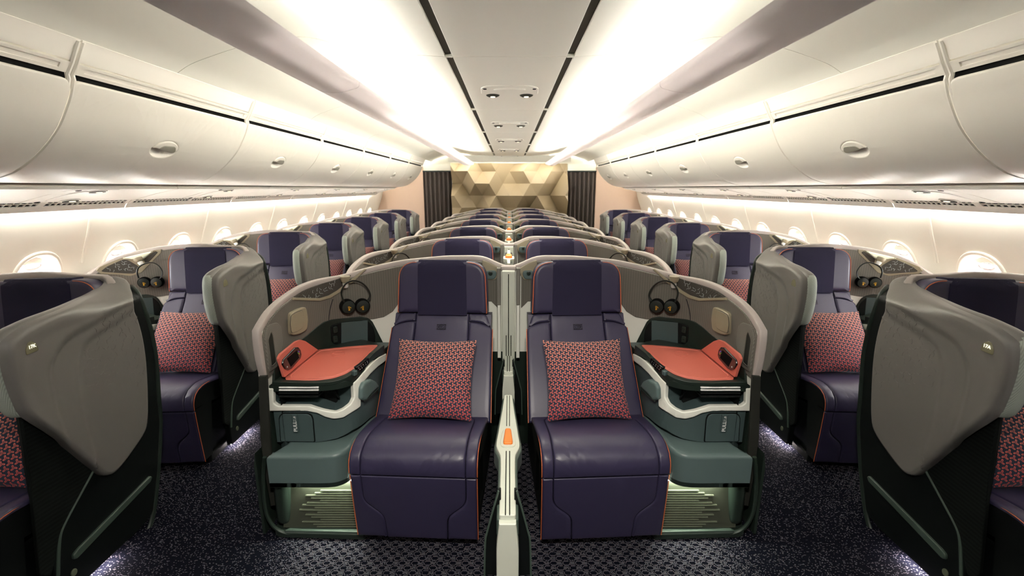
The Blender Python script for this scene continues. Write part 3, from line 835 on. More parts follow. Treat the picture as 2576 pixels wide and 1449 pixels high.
# ------------------------------------------------------------------ the seat (local frame: y=0 under the shell back, -y towards the front)
SEAT_C, Y_ROW = -.353, 2.5
def side_paths(fmap, u, v0, v1, n=14, h=.0):
    return [fmap(u, lerp(v0, v1, i / n), h) for i in range(n + 1)]
def build_seat():
    R = thing('passenger_seat', (SEAT_C, Y_ROW, 0), '', 'seat', rz=math.radians(-3.0))
    HW = .264
    # cushion
    cp = [tuple(p) for p in spline([(-.36, .385), (-.44, .405), (-.56, .437), (-.70, .464), (-.77, .468), (-.82, .456), (-.848, .430), (-.857, .395), (-.857, .372)], 5)]
    SC = Curve2(cp, -1); fm = prof_map(SC); L = SC.len
    cen = fillet([(-.218, L), (.218, L), (.214, .17), (.135, .085), (.13, 0), (-.13, 0), (-.135, .085), (-.214, .17)], [0.002, .002, .03, .03, .002, .002, .03, .03])
    m = M()
    m.plate(cen, fm, h=.016, r=.007, cell=.035, bulge=.008)
    for s in (-1, 1):
        sd = [(s * .2195, L), (s * HW, L), (s * (HW + .006), .3), (s * (HW + .010), 0), (s * .1315, 0), (s * .1365, .084), (s * .2155, .169)]
        m.plate(fillet(sd, [.002, .006, .01, .004, .002, .03, .03]), fm, h=.016, r=.008, cell=.035)
    body = [(p[0], p[1] + .002) for p in cp] + [(-.83, .375), (-.40, .30)]
    m.prism(body, lambda u, v, n: Vector((n, u, v)), -HW + .004, HW - .004, 1)
    q = obj('seat_cushion', m, [MT['navy'], MT['black']], R, ang=50, soft=True)
    for s in (-1, 1):
        m = M(); m.tube(side_paths(fm, s * (HW + .003), .02, L - .002, 20, .008), .0018, 6); obj('piping', m, MT['pipe'], q)
    # leg rest
    LP = Curve2([tuple(p) for p in spline([(-.855, .366), (-.852, .30), (-.843, .18), (-.832, .055)], 5)], 1)
    LP = Curve2(LP.p, -1); fl = prof_map(LP); L2 = LP.len
    m = M()
    cen = fillet([(-.218, 0), (.218, 0), (.216, .125), (.135, .195), (.13, L2), (-.13, L2), (-.135, .195), (-.216, .125)], [.002, .002, .03, .03, .002, .002, .03, .03])
    m.plate(cen, fl, h=.014, r=.006, cell=.04)
    for s in (-1, 1):
        sd = [(s * .2195, 0), (s * HW, 0), (s * (HW - .003), L2), (s * .1315, L2), (s * .1365, .196), (s * .2175, .126)]
        m.plate(fillet(sd, [.002, .006, .006, .002, .03, .03]), fl, h=.014, r=.010, cell=.04)
    m.prism([(-.850, .366), (-.828, .056), (-.76, .056), (-.70, .366)], lambda u, v, n: Vector((n, u, v)), -HW + .006, HW - .006, 1)
    q = obj('leg_rest', m, [MT['navy'], MT['black']], R, ang=50, soft=True)
    for s in (-1, 1):
        m = M(); m.tube([fl(s * lerp(HW + .002, HW - .001, i / 8), lerp(.002, L2, i / 8), .007) for i in range(9)], .0018, 6); obj('piping', m, MT['pipe'], q)
    # backrest
    bp = [tuple(p) for p in spline([(-.475, .398), (-.44, .44), (-.385, .515), (-.315, .61), (-.24, .71), (-.185, .785), (-.143, .858)], 5)]
    BC = Curve2(bp, 1); fb = prof_map(BC); L3 = BC.len
    def wd(v): return lerp(.285, .268, v / L3)
    m = M()
    m.plate(fillet([(-.150, 0), (.150, 0), (.143, L3), (-.143, L3)], [.002, .002, .004, .004]), fb, h=.020, r=.010, cell=.04, bulge=.009)
    for s in (-1, 1):
        sd = [(s * .1535, 0), (s * wd(0), 0), (s * wd(.3), .3), (s * wd(L3 - .07), L3 - .075), (s * .20, L3 - .049), (s * .1455, L3 - .046)]
        m.plate(fillet(sd, [.002, .008, .05, .02, .03, .015]), fb, h=.024, r=.012, cell=.04)
        sh = [(s * .1455, L3 - .0435), (s * .20, L3 - .0465), (s * (wd(L3 - .05) - .008), L3 - .070), (s * .236, L3), (s * .1452, L3)]
        m.plate(fillet(sh, [.002, .02, .004, .02, .002]), fb, h=.020, r=.010, cell=.04)
    m.prism([(p[0], p[1]) for p in bp] + [(-.08, .855), (-.30, .40)], lambda u, v, n: Vector((n, u, v)), -.262, .262)
    q = obj('backrest', m, MT['navy'], R, ang=50, soft=True)
    for s in (-1, 1):
        m = M(); m.tube([fb(s * (wd(lerp(.0, L3 - .082, i / 16)) + .002), lerp(.0, L3 - .082, i / 16), .010) for i in range(17)], .0018, 6); obj('piping', m, MT['pipe'], q)
    m = M(); e0 = L3 - .080
    def em(u, v, n): return fb(u, v, n + .0285)
    for ru, rv in ((.023, .0145), (.017, .0095)): m.tube([em(u, e0 + v, .0025) for u, v in oval(0, 0, ru, rv, 24, 4 if ru > .02 else 2)], .0012, 5, closed=True)
    for k in range(3): m.tube([em(-.010 + .0068 * k + .004 * math.cos(a * .9), e0 + .004 * math.sin(a * 1.1), .0025) for a in range(6)], .0009, 5)
    for sx in (-1, 1):
        for sy in (-1, 1): m.tube([em(sx * (.021 + .004 * math.cos(a)), e0 + sy * (.0125 + .003 * math.sin(a)), .0025) for a in range(6)], .001, 5)
    obj('embossed_emblem', m, MT['seam'], q)
    # headrest
    a0 = Vector((0, -.142, .866)); vd = Vector((0, .034, .28)).normalized()
    fh = flat_map(a0, (1, 0, 0), vd)
    H = .279
    out = fillet([(-.243, 0), (.243, 0), (.232, H), (-.232, H)], [.006, .006, .095, .095], 8)
    def fhb(u, v, n): return fh(u, v, n + .010 * min(1, (abs(u) / .24) ** 2))
    m = M(); m.plate(out, fhb, h=.030, r=.022, base=-.055, cell=.04, rings=4)
    bk = M(); bk.plate(out, lambda u, v, n: fh(u, v, -.055 - n), h=.0, r=0, cell=.1); m.join(bk)
    q = obj('headrest', m, MT['navy'], R, ang=50, soft=True)
    path = [p for p in fillet([(-.240, .004), (.240, .004), (.229, H - .006), (-.229, H - .006)], [.004, .004, .092, .092], 10)]
    rgt = [p for p in path if p[0] >= .13 and p[1] > .003]; rgt.sort(key=lambda p: (round(math.atan2(p[1] - .12, p[0] - .05), 4)))
    for s in (-1, 1):
        m = M(); m.tube([fhb(s * u, v, .022) for u, v in rgt], .0021, 6); obj('piping', m, MT['pipe'], q)
    m = M(); cr = [fhb(0, -.010, .0325), fhb(0, .02, .0335), fhb(0, H * .5, .0335), fhb(0, H - .03, .0325), fhb(0, H - .006, .024), fhb(0, H + .003, .008), fhb(0, H + .003, -.045)]
    cc = Curve2([tuple(p) for p in spline([(p.y, p.z) for p in cr], 5)], 1)
    m.plate([(-.132, 0), (.134, 0), (.128, cc.len), (-.128, cc.len)], prof_map(cc), h=.004, r=.002, base=-.004, cell=.03)
    obj('headrest_cover', m, MT['navyc'], q)
    # base and rail under the cushion
    m = M(); m.box((0, -.52, .16), (.46, .50, .30), .02); m.box((0, -.60, .03), (.50, .34, .05), .01)
    m.box((0, -.10, .42), (.40, .12, .62), .03); m.box((0, -.29, .19), (.50, .46, .36), .02)
    obj('seat_base', m, MT['black'], R)
    return R
def build_pillow():
    W, Hp, T = .196, .197, .062
    t = bpy.data.objects.new('throw_pillow', None)
    n = 26; vs, fs, uv = [], [], []
    o = Vector((.012, -.563, .447)); vd = Vector((0, .61, .79)).normalized(); ud = Vector((1, 0, 0)); nd = ud.cross(vd); nd = -nd if nd.y > 0 else nd
    o = o + vd * Hp + nd * .045
    for side in (1, -1):
        b = len(vs)
        for j in range(n + 1):
            for i in range(n + 1):
                u, v = 2 * i / n - 1, 2 * j / n - 1
                pu = W * u * (1 - .075 * (1 - v * v) * abs(u) ** 3); pv = Hp * v * (1 - .07 * (1 - u * u) * abs(v) ** 3)
                th = T * max(0, (1 - u ** 2)) ** .42 * max(0, (1 - v ** 2)) ** .42 * (1 + .10 * (-v)) * (.86 + .14 * math.cos(u * 1.4))
                vs.append(o + ud * pu + vd * pv + nd * (th * side)); uv.append((u * W, v * Hp))
        for j in range(n):
            for i in range(n):
                f = [b + j * (n + 1) + i, b + j * (n + 1) + i + 1, b + (j + 1) * (n + 1) + i + 1, b + (j + 1) * (n + 1) + i]
                fs.append(f if side > 0 else f[::-1])
    m = M(); m.add(vs, fs, 0, uv)
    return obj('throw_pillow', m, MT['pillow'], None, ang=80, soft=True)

# ------------------------------------------------------------------ side console of a left-hand seat
CF = Curve2([tuple(p) for p in spline([(-1.032, 1.80), (-.95, 1.80), (-.845, 1.80), (-.76, 1.818), (-.708, 1.86), (-.684, 1.93), (-.672, 2.03), (-.664, 2.2), (-.660, 2.42)], 6)], -1)
SHELL = Curve2([tuple(p) for p in spline([(-.03, 2.475), (-.2, 2.476), (-.5, 2.476), (-.66, 2.458), (-.83, 2.397), (-.955, 2.30), (-1.012, 2.17), (-1.034, 2.02), (-1.041, 1.90), (-1.041, 1.79)], 6)], 1)
def bk(o, x0=-.672):
    c = SHELL.off(o); p = [c.at(t)[0] for t in c.L]
    return [tuple(q) for q in p if q.x < x0]
CONS = Vector((-.86, 2.1, 0))
def loc(m, r): return m.shift((-r[0], -r[1], -r[2]))
def build_console():
    R = thing('side_console', CONS, '', 'console')
    def add(name, m, mt, par=None, **k): return obj(name, loc(m, CONS), mt, par or R, **k)
    f = wall_map(CF); T = lambda l, n=0.0: [CF.trace(x, y, n) for x, y in l]
    cub = fillet(T([(688, 972), (888, 966), (890, 1001), (882, 1017), (863, 1031), (845, 1038.5), (814, 1033), (779, 1022), (701, 1022), (689, 1014)]), .008)
    lo = [(689, 1112), (793, 1113), (847, 1103), (888, 1081), (930, 1052), (963, 1030)]
    lw = T(lo); zt = .690
    m = M(); m.plate([(0.0, lw[0][1])] + lw[1:] + [(CF.len - .05, lw[-1][1]), (CF.len - .05, zt), (0.0, zt)], f, h=0, r=0, base=-.10, cell=.035, holes=[cub], ucut=True)
    add('body', m, MT['teal'], ang=50)
    pl = [tuple(CF.off(-.028).at(t)[0]) for t in CF.L[::2]] + bk(.05)
    m = M(); m.prism(pl, lambda u, v, n: Vector((u, v, n)), .30, lw[0][1] + .12); add('plinth', m, MT['teal'], ang=50)
    m = M(); pl = [tuple(CF.off(-.10).at(t)[0]) for t in CF.L[::2]] + bk(.05, -.76)
    m.prism(pl, lambda u, v, n: Vector((u, v, n)), .50, .685)
    m.tube([f(u, v, -.07) for u, v in T([(838, 1000), (852, 1010), (866, 1016)])], .004, 6)
    add('cubby', m, MT['black'])
    fr = [(677, 974), (679, 1031), (775, 1031), (800, 1036), (820, 1046), (840, 1051), (862, 1048), (882, 1035), (902, 1021), (902, 966), (925, 941), (945, 922), (967, 906), (966, 889), (948, 898), (928, 914), (906, 938), (884, 962), (886, 1000), (879, 1014), (862, 1027), (845, 1034), (815, 1029), (780, 1018), (702, 1018), (692, 1011), (691, 974)]
    m = M(); m.plate(fillet(T(fr), .006, 3), f, h=.014, r=.005, base=-.006, cell=.02); add('cubby_frame', m, MT['white'], ang=45)
    # trays in the cubby with polished edges
    m = M()
    for y, mi in ((976.5, 0), (983, 0), (991, 1), (999, 1)):
        z = CF.trace(740, y, .016)[1]; a, b = atY(700, y, 1.786), atY(801, y, 1.786)
        m.box(((a.x + b.x) / 2, 1.786 + .08, z), (b.x - a.x, .16, .0085), .004, mi)
    add('folding_tray', m, [MT['chrome'], MT['black']])
    # life-vest door
    dr = fillet(T([(706, 1110), (702, 1052), (705, 1043), (713, 1038), (776, 1038), (785, 1043), (789, 1053), (794, 1111)]), .006)
    m = M(); m.plate(dr, f, h=.0035, r=.001, base=-.002, cell=.03); g = add('door_gap', m, MT['black'])
    dr = fillet(T([(708, 1109), (704, 1053), (707, 1045), (714, 1040), (775, 1040), (783, 1045), (787, 1054), (791.5, 1109.5)]), .006)
    m = M(); m.plate(dr, f, h=.0075, r=.003, base=-.002, cell=.03); d = add('vest_door', m, MT['teal'])
    tb = T([(741, 1085), (737, 1040), (751, 1040), (755, 1084)]); u0, v0 = (tb[0][0] + tb[3][0]) / 2, tb[0][1] + .006; hw = abs(tb[3][0] - tb[0][0]) / 2; hh = tb[1][1] - tb[0][1]
    tm, ta = M(), M()
    for mm in (tm, ta): mm.plate(rect(u0 - hw, u0 + hw, v0 - .006, v0 - .006 + hh, .003), f, h=.013, r=.002, base=0, cell=.05)
    for mm, sg in ((tm, 1), (ta, -1)):
        for txt, size, du, dv, bold in (('PULL', .0215, .0072, .0, .0006), ('FOR', .0062, -.0005, .047, 0), ('LIFE VEST', .0062, .0072, .047, 0)):
            tv, tf = text_mesh(txt, size, 1.05, bold)
            vs = [f(u0 + (du - y if sg > 0 else -du + y), v0 + dv + x, .0140) for x, y in tv]
            mm.add(vs, tf, 1)
        mm.lathe([(.0038, 0), (.0042, .001), (.0025, .0015)], f(u0, v0 + hh - .017, .0125), (0, -1, 0), 14, 2)
        loc(mm, CONS)
    ta.mirror()
    obj('pull_tab', tm, [MT['teal'], MT['ink'], MT['chrome']], d, alt=ta)
    # foot shelf
    CS = Curve2([tuple(p) for p in spline([(-1.03, 1.70), (-.90, 1.70), (-.79, 1.70), (-.735, 1.712), (-.702, 1.75), (-.688, 1.82), (-.676, 1.98), (-.668, 2.2)], 5)], -1)
    z0, z1 = CS.trace(780, 1226)[1], CS.trace(780, 1152)[1]
    pl = [tuple(CS.at(t)[0]) for t in CS.L] + bk(.05)
    m = M(); m.plate(pl, lambda u, v, n: Vector((u, v, n)), h=z1 + .012, r=.022, base=z0, cell=.05, rings=4); add('foot_shelf', m, MT['tealh'], ang=60)
    m = M(); m.prism(pl, lambda u, v, n: Vector((u, v, n)), z0 - .001, z0 + .02); add('shelf_base', m, MT['dark'])
    # armrest flap
    fl = fillet(T([(904, 1003), (905, 975), (911, 962), (929, 953), (942, 959), (949, 972), (930, 990), (916, 1008)], .02), .008)
    m = M(); m.plate(fl, f, h=.032, r=.010, base=0, cell=.02); ar = add('armrest_flap', m, MT['tealh'], ang=60)
    m = M(); m.tube([f(u, v, .028) for u, v in T([(949, 975), (932, 992), (913, 1008)], .02)], .004, 6); add('flap_hinge', m, MT['dark'], ar)
    # table: dark slab, coral inlay, upturned coral back
    zt0 = .702
    ct = [tuple(q) for q in (CF.off(.010).at(t)[0] for t in CF.L) if q.y < 2.29] + [(-.72, 2.33)] + bk(.012, -.80)
    m = M(); m.plate(ct, lambda u, v, n: Vector((u, v, n)), h=zt0 + .002, r=.006, base=.672, cell=.08)
    ap = T([(684, 960), (830, 960), (868, 950), (890, 938), (912, 915), (940, 888), (966, 868), (967, 889), (946, 899), (926, 915), (904, 939), (885, 961), (870, 957), (840, 968), (800, 972), (684, 972)], .01)
    m.plate(fillet(ap, .003, 2), f, h=.012, r=.003, base=-.01, cell=.02)
    ts = add('table_slab', m, MT['dark'], ang=45)
    tf_ = [(720, 957), (760, 957.5), (800, 956), (838, 951), (868, 941), (893, 926), (918, 902), (951, 868), (930, 868), (870, 872.5), (800, 880), (717, 949)]
    pz = [atZ(x, y, zt0 + .004) for x, y in tf_]; poly = fillet([(p.x, p.y) for p in pz], .012)
    m = M(); m.plate(poly, lambda u, v, n: Vector((u, v, zt0 + n)), h=.006, r=.003, base=0, cell=.05)
    cx = sum(p[0] for p in poly) / len(poly); cy = sum(p[1] for p in poly) / len(poly)
    m.tube([Vector((lerp(cx, u, .90), lerp(cy, v, .90), zt0 + .0042)) for u, v in poly], .0042, 8, closed=True)
    cp = atZ(851, 890, zt0 + .006); m.tube([cp + Vector((.034 * math.cos(a * .2618), .034 * math.sin(a * .2618), 0)) for a in range(24)], .0016, 6, closed=True)
    add('table_top', m, MT['red'], ang=60)
    A, B = atZ(716, 950, zt0 + .004), atZ(801, 880, zt0 + .004)
    K = Curve2([(A.x, A.y), (B.x, B.y)], -1); fk = wall_map(K)
    fp = [(716, 950), (710, 930), (701, 902), (706, 891), (745, 859), (757, 854.5), (769, 858), (801, 880)]
    m = M(); m.plate(fillet([K.trace(x, y, .014) for x, y in fp], .008), fk, h=.014, r=.002, base=.004, cell=.03); up = add('table_upstand', m, MT['red'], ang=60)
    # control strip and knob
    cps = fillet(T([(896, 924), (926.5, 900), (929, 912), (905, 937)], .014), .003)
    m = M(); m.plate(cps, f, h=.016, r=.001, base=0, cell=.02)
    g0 = [Vector(q) for q in T([(899, 925.5), (926, 904.5), (927.5, 911), (905, 931.5)], .016)]
    for i in range(5):
        for j in range(2):
            a = g0[0].lerp(g0[1], (i + .3) / 5); b = g0[3].lerp(g0[2], (i + .3) / 5); c = a.lerp(b, (j + .35) / 1.7)
            k = .0022; sh = [[(-k, -k), (k, -k), (k, -k * .3), (-k * .3, -k * .3), (-k * .3, k), (-k, k)], [(-k * 1.2, -k * .4), (k * 1.2, -k * .4), (k * 1.2, k * .4), (-k * 1.2, k * .4)]][(i + j) % 2]
            m.add([f(c.x + u, c.y + v, .0166) for u, v in sh], [list(range(len(sh)))], 1)
    add('control_strip', m, [MT['screen'], MT['ink']])
    kq = T([(891, 938)], .014)[0]; m = M(); m.plate(rect(kq[0] - .0085, kq[0] + .0085, kq[1] - .011, kq[1] + .011, .004), f, h=.026, r=.005, base=.008, cell=.05); add('lamp_button', m, MT['teal'])
    # dark surround behind the table with storage recess and sockets
    SB = SHELL.off(.0); fs_ = wall_map(SB); TS = lambda l, n=0.0: [SB.trace(x, y, n) for x, y in l]
    sp = [(684, 962), (686, 925), (692, 902), (706, 886), (741, 864), (770, 842), (792, 823), (812, 809), (832, 803), (870, 799), (908, 795), (926, 799), (937, 809), (966, 866), (968, 884), (940, 890)]
    q = TS(sp); q[0] = (q[0][0], .69); q[-1] = (q[-1][0], .69)
    m = M(); m.plate(fillet(q, .008), fs_, h=.010, r=.005, base=-.02, cell=.03); su = add('table_surround', m, MT['dark'], ang=50)
    rc = fillet(TS([(832, 820), (850, 813), (908, 806), (926, 808), (939, 822), (944, 845), (943, 859), (930, 863), (842, 866), (834, 860)], .012), .01)
    m = M(); m.plate(rc, fs_, h=.0155, r=.003, base=.008, cell=.03, mi=1)
    dq = fillet(TS([(858, 812), (925, 806), (925, 861), (858, 866)], .014), .002)
    m.plate(dq, fs_, h=.0185, r=.002, base=.01, cell=.03); add('storage_door', m, [MT['teal'], MT['low']], su)
    for y, nm in ((829, 'power_socket'), (853, 'usb_socket')):
        c = TS([(842.5, y)], .014)[0]
        m = M(); m.plate(rect(c[0] - .0135, c[0] + .0135, c[1] - .019, c[1] + .019, .007), fs_, h=.0235, r=.004, base=.01, cell=.05)
        pts = [(-.005, .005), (.005, .005), (0, -.006)] if nm[0] == 'p' else [(-.003, 0), (.003, 0)]
        for du, dv in pts: m.plate(oval(c[0] + du, c[1] + dv, .0022, .0018, 10), fs_, h=.0242, r=0, base=.02, cell=.05, mi=1)
        add(nm, m, [MT['dark'], MT['gap']], su)
    # foot well: ribbed kick panel, tray, side column, lamp
    kb, kt = 1.735, 1.785
    def kz(x, y): # on the slanted kick plane
        a, b = ray(x, y); k = (kt - kb) / (z0 - .045); Y = (kb + k * (HC - .045)) / (1 - k * b); return Vector((a * Y, Y, HC + b * Y))
    v0, v1 = kz(737, 1326), kz(886, 1327); v2 = kz(886, 1229); v3 = kz(737, 1229)
    kf = flat_map((v0.x, v0.y, v0.z), (1, 0, 0), (0, kt - kb, z0 - .045)); wx = v1.x - v0.x; hz = math.hypot(kt - kb, z0 - .045)
    m = M(); m.plate(rect(-.04, wx + .04, 0, hz, 0), kf, h=.004, r=0, base=-.01, cell=.1, ucut=False, vcut=False)
    lens_ = [808, 794, 771, 785, 808, 775, 763, 794, 756, 801, 771, 786, 809, 763, 791, 800]
    for i, lx in enumerate(lens_):
        y = 1232 + i * 5.95; a = kz(lx, y); u = a.x - v0.x; vv = (a.z - v0.z) / (z0 - .045) * hz
        m.prism(rect(u, wx + .03, vv - .0032, vv + .0022), kf, .003, .012, 1)
    kp = add('kick_panel', m, [MT['kick'], MT['rib']], ang=30)
    m = M(); a = atY(733, 1325, 1.735); m.box(((a.x - 1.045) / 2, 1.775, (.05 + z0) / 2), (1.045 + a.x, .10, z0 - .05), .03, seg=4); add('side_column', m, MT['dark'], kp, ang=50)
    m = M(); m.plate(fillet([(-1.065, 1.715), (-.64, 1.70), (-.64, 2.38), (-.87, 2.33), (-1.0, 2.2), (-1.055, 2.0)], [.06, .01, .01, .01, .01, .01]), lambda u, v, n: Vector((u, v, n)), h=.035, r=.01, base=.008, cell=.2); add('base_tray', m, MT['dark'], kp)
    m = M(); m.plate(fillet([(-1.0, 1.716), (-.645, 1.705), (-.645, 1.745), (-.97, 1.75)], .006), lambda u, v, n: Vector((u, v, n)), h=.042, r=.004, base=.03, cell=.2); add('tray_edge', m, MT['ridge'], kp)
    m = M(); m.box(((v0.x + v1.x) / 2 + .03, 1.765, z0 - .006), (.24, .016, .006)); add('footwell_lamp', m, MT['foot'], kp)
    return R, up, fk, K
def build_remote(fk, K):
    R = thing('handheld_remote', CONS, '', 'remote')
    T = lambda l, n=.020: [K.trace(x, y, n) for x, y in l]
    o = fillet(T([(711, 917), (713, 905), (720, 898), (743, 874), (751, 873), (757, 881), (759, 893), (756, 903), (734, 928), (726, 932), (719, 929)]), .006)
    m = M(); m.plate(o, fk, h=.021, r=.004, base=.012, cell=.02); obj('body', loc(m, CONS), MT['screen'], R, ang=60)
    s_ = T([(721, 902), (746, 881), (752, 900), (731, 923)])
    m = M(); m.plate(s_, fk, h=.0216, r=.0003, base=.016, cell=.05); obj('screen', loc(m, CONS), MT['gap'], R)
    for i, (x, y, c) in enumerate(((750, 884, (.05, .1, .7)), (749, 888, (.05, .5, .08)), (752.5, 886, (.6, .05, .3)), (752, 890, (.6, .5, .05)))):
        q = T([(x, y)])[0]; m = M(); m.plate(oval(q[0], q[1], .0026, .0026, 10), fk, h=.0228, r=.001, base=.016, cell=.05)
        obj('button', loc(m, CONS), mat('button_colour_%d' % i, c, .4), R)
    q = T([(722, 923)])[0]; m = M(); m.plate(oval(q[0], q[1], .0035, .0035, 12), fk, h=.0228, r=.001, base=.016, cell=.05); obj('button', loc(m, CONS), MT['rim'], R)
    return R

# ------------------------------------------------------------------ headphones, hung on the lining
def build_headphones(kind):
    wo = (0, 0) if kind == 'c' else (OW[0], OW[1] + 1.045)
    R = thing('headphones', (-.83, 2.4, 0), '', 'headphones'); o = Vector((-.83, 2.4, 0))
    N = .045
    SB = SHELL.off(N); f = wall_map(SB); T = lambda l: [SB.trace(x, y, 0, wo) for x, y in l]
    ca, cb = T([(875, 771.5), (912, 770)] if kind == 'c' else [(362.5, 711), (395, 710)])
    u0 = (ca[0] + cb[0]) / 2; dz = -.0
    band = T([(350, 698.5), (346, 686), (348, 675), (358, 666.5), (374, 660.5), (389, 661), (402, 669), (410, 683), (408, 695), (403, 700)] if kind == 'w' else [(864, 759), (857, 741), (858, 727), (868, 713), (880, 707), (893, 705.5), (908, 710), (920, 720), (929, 735), (930, 746), (924, 756)])
    def sub(name, m, mt, par, **k): return obj(name, loc(m, o), mt, par, **k)
    m = M(); m.tube(spline([f(u, v, .012) for u, v in band], 4), .006, 8, flat=.6); b = sub('headband', m, MT['cupk'], R)
    rc = (cb[0] - ca[0]) / 2 - .001
    for (c, sg) in ((ca, -1), (cb, 1)):
        nd = (f(c[0], c[1], 1) - f(c[0], c[1], 0)).normalized(); p0 = f(c[0], c[1], 0)
        m = M(); m.lathe([(rc * .85, -.030), (rc, -.022), (rc, .004), (rc * .93, .012), (rc * .86, .013)], p0, nd, 28); cu = sub('ear_cushion', m, MT['gap'], R, ang=50)
        m = M(); m.lathe([(rc * .86, .010), (rc * .84, .016), (rc * .55, .018), (0, .0185)], p0, nd, 28); sub('ear_cup', m, MT['cupk'], cu, ang=60)
        # bird mark: body, three wing feathers, and two short lines of print
        s = rc * .30; m = M(); rt = -sg * .5; cu_, cv_ = c[0] - sg * -.0, c[1] + rc * .22
        ud = SB.at(c[0])[2]
        def pt(x, y):
            x *= -sg; xx = x * math.cos(rt) - y * math.sin(rt); yy = x * math.sin(rt) + y * math.cos(rt)
            return f(cu_ + xx * s, cv_ + yy * s, .0192)
        for poly in ([(-.75, -.35), (-.2, -.5), (.55, -.15), (.35, -.02), (-.2, -.12)], [(.3, -.05), (.8, .25), (.72, .42), (.15, .12)], [(.1, .05), (.62, .5), (.5, .66), (-.08, .18)], [(-.1, .1), (.38, .72), (.22, .85), (-.3, .12)]):
            m.add([pt(x, y) for x, y in poly], [list(range(len(poly)))])
        for yy, w in ((-.72, .9), (-.98, .7)): m.add([pt(-w, yy - .07), pt(w, yy - .07), pt(w, yy + .07), pt(-w, yy + .07)], [[0, 1, 2, 3]])
        sub('bird_mark', m, MT['gold'], cu)
    return R

